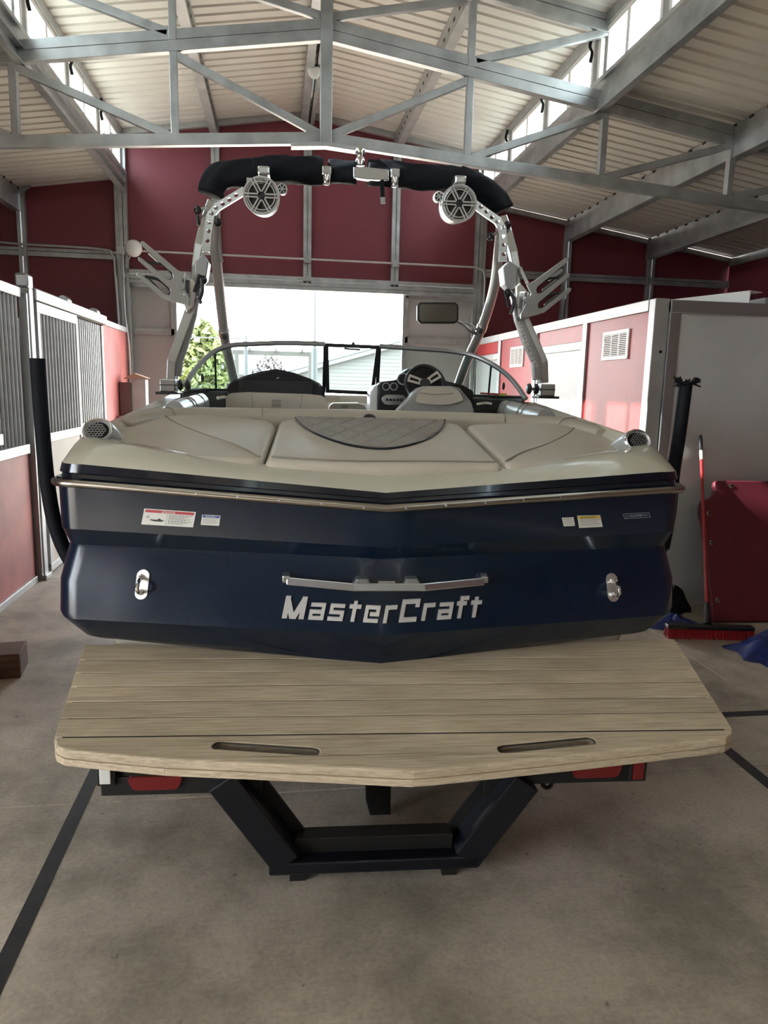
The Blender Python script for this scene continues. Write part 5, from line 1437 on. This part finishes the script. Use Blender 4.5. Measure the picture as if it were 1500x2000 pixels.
def stroke_mesh(mb, pts, th, fn, t0, t1):
    ps = [Vector(p) for p in pts]; L_, R__ = [], []
    for i, p in enumerate(ps):
        if i == 0: d = (ps[1] - ps[0]).normalized(); nrm_ = Vector((-d.y, d.x)); k = 1
        elif i == len(ps) - 1: d = (ps[-1] - ps[-2]).normalized(); nrm_ = Vector((-d.y, d.x)); k = 1
        else:
            d1, d2 = (ps[i] - ps[i - 1]).normalized(), (ps[i + 1] - ps[i]).normalized()
            n1, n2 = Vector((-d1.y, d1.x)), Vector((-d2.y, d2.x)); nrm_ = (n1 + n2).normalized(); k = 1 / max(0.4, nrm_.dot(n1))
        L_.append(p + nrm_ * th / 2 * k); R__.append(p - nrm_ * th / 2 * k)
    for i in range(len(ps) - 1):
        q = [L_[i], L_[i + 1], R__[i + 1], R__[i]]
        vs = [fn(a.x, a.y, t) for t in (t0, t1) for a in q]
        mb.add(vs, [(0, 1, 2, 3), (7, 6, 5, 4), (0, 4, 5, 1), (1, 5, 6, 2), (2, 6, 7, 3), (3, 7, 4, 0)])
em = empty('name_emblem', parent=boat)
word = 'MasterCraft'; tot_w = sum(GL[c][0] + 0.14 for c in word) - 0.14
pl, pr = tpt(550, 1208), tpt(944, 1207)
x0_, x1_ = pl.x, pr.x; zb0 = bY(757, 1214, -0.21).z
hgt = 0.082
kx = (x1_ - x0_ - 0.18 * hgt) / tot_w
cur = 0.0
for ch in word:
    wd, st, th = GL[ch]; mb = MB()
    th_ = th
    def fn(u, v, t, cur=cur):
        x = x0_ + (cur + u) * kx + 0.20 * v * hgt; z = zb0 + v * hgt
        return Vector((x, ytr(x, z) - t, z))
    for s_ in st: stroke_mesh(mb, s_, th_, fn, -0.002, 0.008)
    mb.build('letter', 'chrome_letter', em)
    cur += wd + 0.14
# tow eyes
for s, (ex, ey) in ((-1, (278, 1141)), (1, (1196, 1147))):
    te = empty('tow_eye', parent=boat)
    c_ = tpt(ex, ey); slope = Vector((1, s * 0.178, 0)).normalized()
    lp_ = []
    for k in range(24):
        a = R(15 * k); u = 0.025 * math.cos(a); v = 0.025 * math.sin(a) + (0.032 if math.sin(a) > 0 else -0.032)
        lp_.append((u - s * 0.10 * v, v))
    def fnp2(u, v, t, c_=c_): return Vector((c_.x + u, ytr(c_.x + u, c_.z + v) - t, c_.z + v))
    MB().prism(lp_, [], fnp2, -0.004, 0.005).build('plate', 'steel', te, bevel=0.002)
    ring = []
    for k in range(13):
        a = R(180 * k / 12); ring.append(fnp2(s * 0.004, 0.026 * math.cos(a), 0.004 + 0.060 * math.sin(a)))
    MB().tube(ring, 0.0070, 10).build('shackle', 'chrome', te, smooth=True)
    for v in (0.028, -0.028): MB().lathe([(0.012, 0.004), (0.012, 0.012), (0.007, 0.014)], fnp2(s * 0.004, v, 0), (0, -1, 0), 6).build('nut', 'chrome', te)
# stickers
def sticker(name, quad_px, head_m, headfrac, title, lines, ink='ink', boatmark=False, head_ink='paper'):
    c4 = [tpt(*p) for p in quad_px]                         # tl, tr, br, bl
    so = empty(name, parent=boat)
    def at(u, v, t=0.0): return lerp(lerp(c4[3], c4[2], u), lerp(c4[0], c4[1], u), v) + Vector((0, -0.0012 - t, 0))
    def rect(u0, u1, v0, v1, t, nm, m): MB().add([at(u0, v0, t), at(u1, v0, t), at(u1, v1, t), at(u0, v1, t), at(u0, v0, t - 0.0006), at(u1, v0, t - 0.0006), at(u1, v1, t - 0.0006), at(u0, v1, t - 0.0006)], [(0, 1, 2, 3), (0, 4, 5, 1), (1, 5, 6, 2), (2, 6, 7, 3), (3, 7, 4, 0)]).build(nm, m, so)
    rect(0, 1, 0, 1, 0.0, 'label_sheet', 'paper')
    if head_m: rect(0.03, 0.97, 1 - headfrac - 0.05, 0.95, 0.0008, 'heading', head_m)
    W_ = (c4[1] - c4[0]).length; H_ = (c4[0] - c4[3]).length
    if title:
        _, _, w1 = text_strokes(title, 1.0, lambda x, y: (x, y, 0))
        hh = headfrac * 0.75 * H_; k = hh / 0.72
        tw_ = w1 * k; u0 = 0.5 - tw_ / W_ / 2
        vs, fs, _ = text_strokes(title, 1.0, lambda x, y: at(u0 + x * k / W_, 1 - headfrac - 0.05 + headfrac * 0.14 + y * k / H_, 0.0016))
        MB().add(vs, fs).build('title', head_ink, so)
        tri = [at(u0 - 0.75 * hh / W_ * 1.2, 1 - headfrac - 0.05 + headfrac * 0.14, 0.0016), at(u0 - 0.15 * hh / W_, 1 - headfrac - 0.05 + headfrac * 0.14, 0.0016), at(u0 - 0.5 * hh / W_, 1 - 0.05 - headfrac * 0.12, 0.0016)]
        MB().add(tri, [(0, 1, 2)]).build('warning_triangle', head_ink, so)
    mb = MB(); ul = 0.50 if boatmark else 0.08
    for i in range(lines):
        v = 1 - headfrac - 0.14 - (0.80 - headfrac) * i / lines; e = 0.95 - 0.18 * ((i * 37) % 5) / 5; u = ul
        rr_ = random.Random(i)
        while u < e:
            w_ = rr_.uniform(0.02, 0.055); mb.add([at(u, v, 0.0009), at(min(e, u + w_), v, 0.0009), at(min(e, u + w_), v + 0.028, 0.0009), at(u, v + 0.028, 0.0009)], [(0, 1, 2, 3)]); u += w_ + 0.012
    if lines: tag(mb.build('fine_print', ink, so), kind='stuff')
    if boatmark:
        MB().add([at(a, b, 0.001) for a, b in ((0.15, 0.30), (0.24, 0.24), (0.38, 0.24), (0.44, 0.34), (0.37, 0.345), (0.345, 0.42), (0.31, 0.42), (0.29, 0.35), (0.15, 0.36))], [tuple(range(9))]).build('boat_mark', 'ink', so)
        for a, b in ((0.10, 0.44), (0.075, 0.50), (0.125, 0.50), (0.10, 0.56)): MB().add([at(a - 0.012, b - 0.02, 0.001), at(a + 0.012, b - 0.02, 0.001), at(a + 0.012, b + 0.02, 0.001), at(a - 0.012, b + 0.02, 0.001)], [(0, 1, 2, 3)]).build('propeller_mark', 'ink', so)
        MB().add([at(a, b, 0.001) for a, b in ((0.465, 0.06), (0.470, 0.06), (0.470, 0.75), (0.465, 0.75))], [(0, 1, 2, 3)]).build('divider_line', 'ink', so)
sticker('danger_label', ((282, 993), (383, 1000), (377, 1030), (276, 1024)), 'sticker_red', 0.17, 'DANGER', 8, boatmark=True)
sticker('notice_label', ((395, 1005), (431, 1007), (428, 1027), (392, 1025)), 'sticker_blue', 0.20, 'NOTICE', 5)
sticker('notice_label', ((1097, 1011), (1120, 1010), (1123, 1027), (1101, 1028)), None, 0.20, 'NOTICE', 4, head_ink='ink')
sticker('warning_label', ((1127, 1007), (1172, 1006), (1177, 1029), (1131, 1031)), 'sticker_yellow', 0.22, 'WARNING', 5, head_ink='ink')
# hull number plate
hn = empty('hull_number', parent=boat)
c4 = [tpt(*p) for p in ((1217, 1004), (1267, 1001), (1270, 1010), (1220, 1013))]
def hat(u, v, t=0.0): return lerp(lerp(c4[3], c4[2], u), lerp(c4[0], c4[1], u), v) + Vector((0, -0.001 - t, 0))
for i in range(4):
    a, b = ((0, 0), (1, 0), (1, 1), (0, 1))[i], ((1, 0), (1, 1), (0, 1), (0, 0))[i]
    MB().beam(hat(*a), hat(*b), 0.0012, 0.0012).build('border', 'ink_pale', hn)
_, _, w1 = text_strokes('US-MBCBNMBKF1011', 1.0, lambda x, y: (x, y, 0))
vs, fs, _ = text_strokes('US-MBCBNMBKF1011', 1.0, lambda x, y: hat(0.06 + 0.88 * x / w1, 0.24 + 0.75 * y))
MB().add(vs, fs).build('digits', 'ink_pale', hn)

# ------------------------------------------------------------------ swim platform of teak planks
pf = empty('swim_platform', parent=boat)
QA, QB = 0.708, 0.098                                      # top plane z = QA + QB*y
def pp(px, py): q = bPl(px, py, QA, QB); return (q.x, q.y)
fpl = lambda u, v, t: Vector((u, v, QA + QB * v + t))
BLx, BLy = pp(163, 1266); BRx, BRy = pp(1327, 1262)
RLx, RLy = pp(106, 1440); RRx, RRy = pp(1431, 1425)
tipx, tipy = pp(808, 1502)
yb_ = 0.055
def xl(y): return lerp(RLx, BLx, (y - RLy) / (BLy - RLy))
def xr_(y): return lerp(RRx, BRx, (y - RRy) / (BRy - RRy))
seam_px = ((180, 1288, 1325, 1284), (165, 1314, 1345, 1307), (150, 1341, 1362, 1332), (132, 1371, 1382, 1362), (118, 1403, 1405, 1391), (106, 1439, 1428, 1424))
seams = []
for a, b, c_, d in seam_px:
    l_, r_ = pp(a, b), pp(c_, d); seams.append((l_, r_))
def seam_y(k, x): (l_, r_) = seams[k]; return lerp(l_[1], r_[1], (x - l_[0]) / (r_[0] - l_[0]))
TH = 0.050
GAP = 0.0026
def slotloop(cx_px, n=8):
    (a, b), (c_, d) = [pp(*p) for p in cx_px]; A = Vector((a, b)); B_ = Vector((c_, d)); dd = (B_ - A).normalized(); nn_ = Vector((-dd.y, dd.x)); r = 0.020
    out = []
    for k in range(n + 1): t = R(90 + 180 * k / n); out.append(tuple(A + dd * r * math.cos(t) + nn_ * r * math.sin(t)))
    for k in range(n + 1): t = R(-90 + 180 * k / n); out.append(tuple(B_ + dd * r * math.cos(t) + nn_ * r * math.sin(t)))
    return out
slots = [slotloop(((428, 1456), (610, 1468))), slotloop(((985, 1463), (1150, 1447)))]
nseam = len(seams)
def y_core(x): return 0.04 - 0.19 * (1 - abs(x) / 1.1)
for k in range(nseam + 1):
    if k == 0:                                             # against the hull: follows the V of the transom
        y_at = lambda x: 0.075 - 0.19 * (1 - abs(x) / 1.1)
        xs_ = [xl(0.03)] + [lerp(-1.06, 1.06, i / 12) for i in range(13)] + [xr_(0.03)]
        upper = [(x, min(0.05, max(y_at(x), seam_y(0, x) + 0.03))) for x in xs_]
        y1l, y1r = seam_y(0, BLx), seam_y(0, BRx)
        lower = [(xl(y1l), seam_y(0, xl(y1l)) + GAP), (xr_(y1r), seam_y(0, xr_(y1r)) + GAP)]
        loop = lower + upper[::-1]
        holes = []
    elif k < nseam:
        a, b = k - 1, k
        yl0, yr0 = seams[a][0][1], seams[a][1][1]; yl1, yr1 = seams[b][0][1], seams[b][1][1]
        loop = [(xl(yl1), yl1 + GAP), (xr_(yr1), yr1 + GAP), (xr_(yr0), yr0 - GAP), (xl(yl0), yl0 - GAP)]; holes = []
    else:
        yl0, yr0 = seams[-1][0][1], seams[-1][1][1]
        rl = [pp(*p) for p in ((106, 1446), (109, 1456), (125, 1464), (180, 1470))]
        mid = [pp(*p) for p in ((320, 1483), (480, 1490), (640, 1497), (760, 1503), (808, 1505), (850, 1502), (1000, 1487), (1150, 1472), (1300, 1455))]
        rr2 = [pp(*p) for p in ((1380, 1446), (1418, 1440), (1431, 1432))]
        loop = [(xl(yl0), yl0 - GAP)] + rl + mid + rr2 + [(xr_(yr0), yr0 - GAP)]
        holes = slots
    mb = MB().prism(loop, holes, fpl, -TH if k < nseam else -0.031, 0.0)
    po = mb.build('plank', 'teak', pf, bevel=0.0015 if k < nseam else 0.008)
    if k == nseam: rear_loop = [rl, mid, rr2]
core = [(xl(-0.02) + 0.02, -0.02), (xl(RLy) + 0.02, RLy + 0.01)] + [(x * 0.985, y + 0.02) for x, y in rl[1:] + mid + rr2[:-1]] + [(xr_(RRy) - 0.02, RRy + 0.01), (xr_(-0.02) - 0.02, -0.02)] + [(x, min(0.0, y_core(x))) for x in [lerp(1.0, -1.0, i / 10) for i in range(11)]]
MB().prism(core, slots, fpl, -0.028, -0.0016).build('caulking', 'caulk', pf)
for sl_ in slots:
    MB().prism(offset(sl_, -0.006), [], fpl, -0.030, -0.022).build('slot_floor', 'slot_floor', pf)  # grey-brown for grime, darkened to stand in for shade inside the recess
# dark backing under the slots, glue-up edge strip below the rear plank
edge = rl + mid + rr2
def strip(pts, t0, t1, inset, name):
    back = [(x, y + 0.07) for x, y in pts]
    pts2 = [(x, y + inset) for x, y in pts]
    MB().prism(pts2 + back[::-1], [], fpl, t0, t1).build(name, 'teak', pf, bevel=0.003)
strip(rl + [mid[0]], -0.054, -0.0315, 0.0, 'edge_strip')
strip(mid[0:5], -0.054, -0.0315, 0.0, 'edge_strip')
strip(mid[4:], -0.054, -0.0315, 0.0, 'edge_strip')
strip([mid[-1]] + rr2, -0.054, -0.0315, 0.0, 'edge_strip')
for x in (-0.7, 0.7):
    MB().box(x - 0.04, x + 0.04, -0.55, 0.08, 0.555, 0.588).build('support_bracket', 'aluminium_dark', pf)
for x in (-0.7, 0.7):
    MB().beam((x, 0.08, 0.49), (x, -0.5, 0.585), 0.03, 0.03).build('support_strut', 'aluminium_dark', pf)

# rudder and propeller
rd = [bY(a, b, -0.05) for a, b in ((712, 1500), (714, 1560), (722, 1590), (740, 1606), (762, 1615), (764, 1500))]
rz = rd[0]
MB().prism([(p.x, p.z) for p in rd], [], lambda u, v, t: (u, t, v), -0.06, -0.045).build('rudder', 'trailer_black', boat, bevel=0.004)
MB().tube([(0.02, -0.05, 0.35), (0.02, 0.05, 0.50)], 0.02, 8).build('rudder_post', 'rail_steel', boat)
prp = MB()
for k in range(3):
    a = R(120 * k + 20)
    prp.add([(0.02, 0.32, 0.33), (0.02 + 0.16 * math.cos(a - 0.35), 0.30, 0.33 + 0.16 * math.sin(a - 0.35)), (0.02 + 0.18 * math.cos(a), 0.33, 0.33 + 0.18 * math.sin(a)), (0.02 + 0.15 * math.cos(a + 0.4), 0.36, 0.33 + 0.15 * math.sin(a + 0.4))], [(0, 1, 2, 3)])
prp.tube([(0.02, 0.26, 0.33), (0.02, 0.55, 0.345)], 0.025, 10)
prp.build('propeller', 'rail_steel', boat)

# ================================================================== TRAILER
tr = tag(empty('boat_trailer', BO), 'dark blue boat trailer with angled rear legs and black guide poles under the boat', 'trailer')
tr.rotation_euler = (0, 0, BANG)
YR = -0.42
def tl(px, py, y=YR): return bY(px, py, y)
# rear wings with lamps
wl_, wr_ = tl(200, 1513), tl(1246, 1507)
ll, lr = tl(425, 1513), tl(1030, 1512)
zt_ = 0.385
MB().box(wl_.x, -0.50, YR - 0.03, YR + 0.06, zt_ - 0.035, zt_ + 0.035).build('rear_wing', 'trailer_black', tr, bevel=0.006)
MB().box(0.50, wr_.x, YR - 0.03, YR + 0.06, zt_ - 0.035, zt_ + 0.035).build('rear_wing', 'trailer_black', tr, bevel=0.006)
for x0, x1 in ((-0.89, -0.70), (0.66, 0.86)):
    MB().prism(rounded([(x0 + 0.02, zt_ - 0.008), (x1 - 0.02, zt_ - 0.008), (x1, zt_ + 0.040), (x0, zt_ + 0.040)], 0.015, 3), [], lambda u, v, t: (u, t, v), YR - 0.045, YR - 0.031).build('tail_lamp', 'lamp_red', tr, bevel=0.004)
def marker(px0, px1, py0, py1, m):
    a, b = tl(px0, py0, YR - 0.05), tl(px1, py1, YR - 0.05)
    h = MB().box(a.x - 0.012, b.x + 0.014, YR - 0.045, YR + 0.05, b.z - 0.012, a.z + 0.03).build('marker_housing', 'trailer_black', tr, bevel=0.005)
    MB().box(a.x, b.x, YR - 0.054, YR - 0.045, b.z, a.z + 0.02).build('reflector', m, h, bevel=0.003)
marker(193, 217, 1495, 1531, 'lamp_white'); marker(1238, 1256, 1492, 1522, 'lamp_red')
# angled legs and foot bar
for A, B_ in (((436, 1520), (560, 1668)), ((1020, 1522), (905, 1660))):
    a, b = tl(*A), tl(*B_)
    a.z += 0.02
    MB().beam(a, b, 0.13, 0.105, up=(1, 0, 1) if A[0] < 700 else (-1, 0, 1)).build('angled_leg', 'trailer_blue', tr, bevel=0.006)
    sgn = 1 if A[0] < 700 else -1
    MB().beam(a + Vector((sgn * 0.07, 0.04, 0.02)), b + Vector((sgn * 0.06, 0.04, 0.03)), 0.012, 0.05, up=(1, 0, 1) if sgn > 0 else (-1, 0, 1)).build('leg_flange', 'trailer_black', tr)
    t = a + Vector((sgn * 0.10, 0.05, 0))
    MB().box(t.x - 0.035, t.x + 0.035, YR, YR + 0.08, t.z - 0.12, 0.40).build('strut_plate', 'trailer_black', tr)
a, b = tl(527, 1676), tl(928, 1672)
zb_ = 0.075
MB().box(a.x, b.x, YR - 0.065, YR + 0.05, zb_ - 0.028, zb_ + 0.022).build('foot_bar', 'trailer_blue', tr, bevel=0.008)
MB().box(a.x + 0.09, b.x - 0.09, YR - 0.015, YR + 0.055, zb_ + 0.022, zb_ + 0.082).build('foot_web', 'trailer_black', tr, bevel=0.004)
for x in (a.x + 0.10, b.x - 0.10):
    MB().box(x - 0.028, x + 0.028, YR - 0.03, YR + 0.03, 0.0, zb_ - 0.027).build('foot_pad', 'trailer_black', tr)
for px_, py_ in ((388, 1531), (1069, 1528)):
    c_ = tl(px_, py_)
    MB().tube([c_ + Vector((0.018 * math.cos(R(30 * k)), 0, 0.022 * math.sin(R(30 * k)))) for k in range(13)], 0.008, 6, caps=False).build('tie_down_ring', 'trailer_black', tr, smooth=True)
# long rails, bunks, axles and wheels
for s in (-1, 1):
    MB().box(s * 0.72 - 0.04, s * 0.72 + 0.04, YR + 0.06, 5.6, 0.345, 0.425).build('long_rail', 'trailer_blue', tr, bevel=0.006)
    MB().beam((s * 0.72, 5.6, 0.385), (s * 0.05, 7.0, 0.385), 0.08, 0.08).build('tongue_rail', 'trailer_blue', tr)
    MB().box(s * 0.50 - 0.05, s * 0.50 + 0.05, 0.3, 4.6, 0.42, 0.47).build('bunk', 'rubber', tr, bevel=0.006)
    for yw in (2.2, 2.95):
        w_ = MB().lathe([(0.12, -0.10), (0.27, -0.10), (0.315, -0.07), (0.32, 0.0), (0.315, 0.07), (0.27, 0.10), (0.12, 0.10)], (s * 1.02, yw, 0.32), (1, 0, 0), 28).build('tyre', 'rubber', tr, smooth=True)
        MB().lathe([(0.0, 0.06), (0.10, 0.05), (0.17, 0.07), (0.18, 0.09), (0.18, -0.09), (0.0, -0.06)], (s * 1.02, yw, 0.32), (s, 0, 0), 20).build('wheel_rim', 'aluminium', w_, smooth=True)
    MB().box(s * 0.90 - 0.0, s * 0.90 + s * 0.24, 1.75, 3.4, 0.66, 0.69).build('fender', 'trailer_blue', tr, bevel=0.01)
    MB().beam((s * 0.72, 1.7, 0.40), (s * 1.0, 1.7, 0.66), 0.06, 0.05).build('fender_bracket', 'trailer_blue', tr)
for yw in (2.2, 2.95): MB().tube([(-1.0, yw, 0.32), (1.0, yw, 0.32)], 0.035, 10).build('axle', 'trailer_black', tr)
for y in (0.2, 4.5): MB().box(-0.72, 0.72, y - 0.04, y + 0.04, 0.345, 0.42).build('cross_member', 'trailer_blue', tr)
MB().tube([(0, 6.85, 0.36), (0, 6.85, 0.03)], 0.03, 10).build('jack', 'trailer_black', tr)
MB().lathe([(0.0, 0.0), (0.10, 0.0), (0.10, 0.03), (0.0, 0.03)], (0, 6.85, 0.0), (0, 0, 1), 16).build('jack_foot', 'trailer_black', tr)
# guide poles
yg = 0.42
lpath = [bY(a, b, yg) for a, b in ((73, 700), (77, 760), (82, 830), (88, 900), (95, 960), (104, 1010), (116, 1050), (132, 1085), (152, 1115))]
lg = MB().tube(smooth_path(lpath, 5), 0.031, 14).build('guide_pole', 'black_cloth', tr, smooth=True)
rpath = [bY(a, b, yg) for a, b in ((1340, 745), (1333, 800), (1325, 860), (1315, 925), (1308, 1000), (1295, 1070))]
MB().tube(smooth_path(rpath, 5), 0.030, 14).build('guide_pole', 'black_cloth', tr, smooth=True)
fz = MB(); rnd = random.Random(2); tp_ = rpath[0]
for k in range(46):
    a = rnd.uniform(0, 6.28); p = tp_ + Vector((0.028 * math.cos(a), 0.028 * math.sin(a), -0.01)); e = p + Vector((0.02 * math.cos(a) + rnd.uniform(-0.01, 0.02), 0.02 * math.sin(a), rnd.uniform(-0.015, 0.032)))
    fz.beam(p, e, 0.006, 0.010, up=(1, 1, 0))
tag(fz.build('frayed_end', 'black_cloth', tr), kind='stuff')
for pth in (lpath, rpath):
    e = pth[-1]; s = -1 if e.x < 0 else 1
    MB().tube(smooth_path([e, Vector((e.x - s * 0.02, e.y + 0.25, e.z - 0.15)), Vector((s * 1.18, yg + 0.9, 0.60)), Vector((s * 0.74, yg + 1.1, 0.385))], 5), 0.024, 10).build('pole_bracket', 'trailer_black', tr, smooth=True)
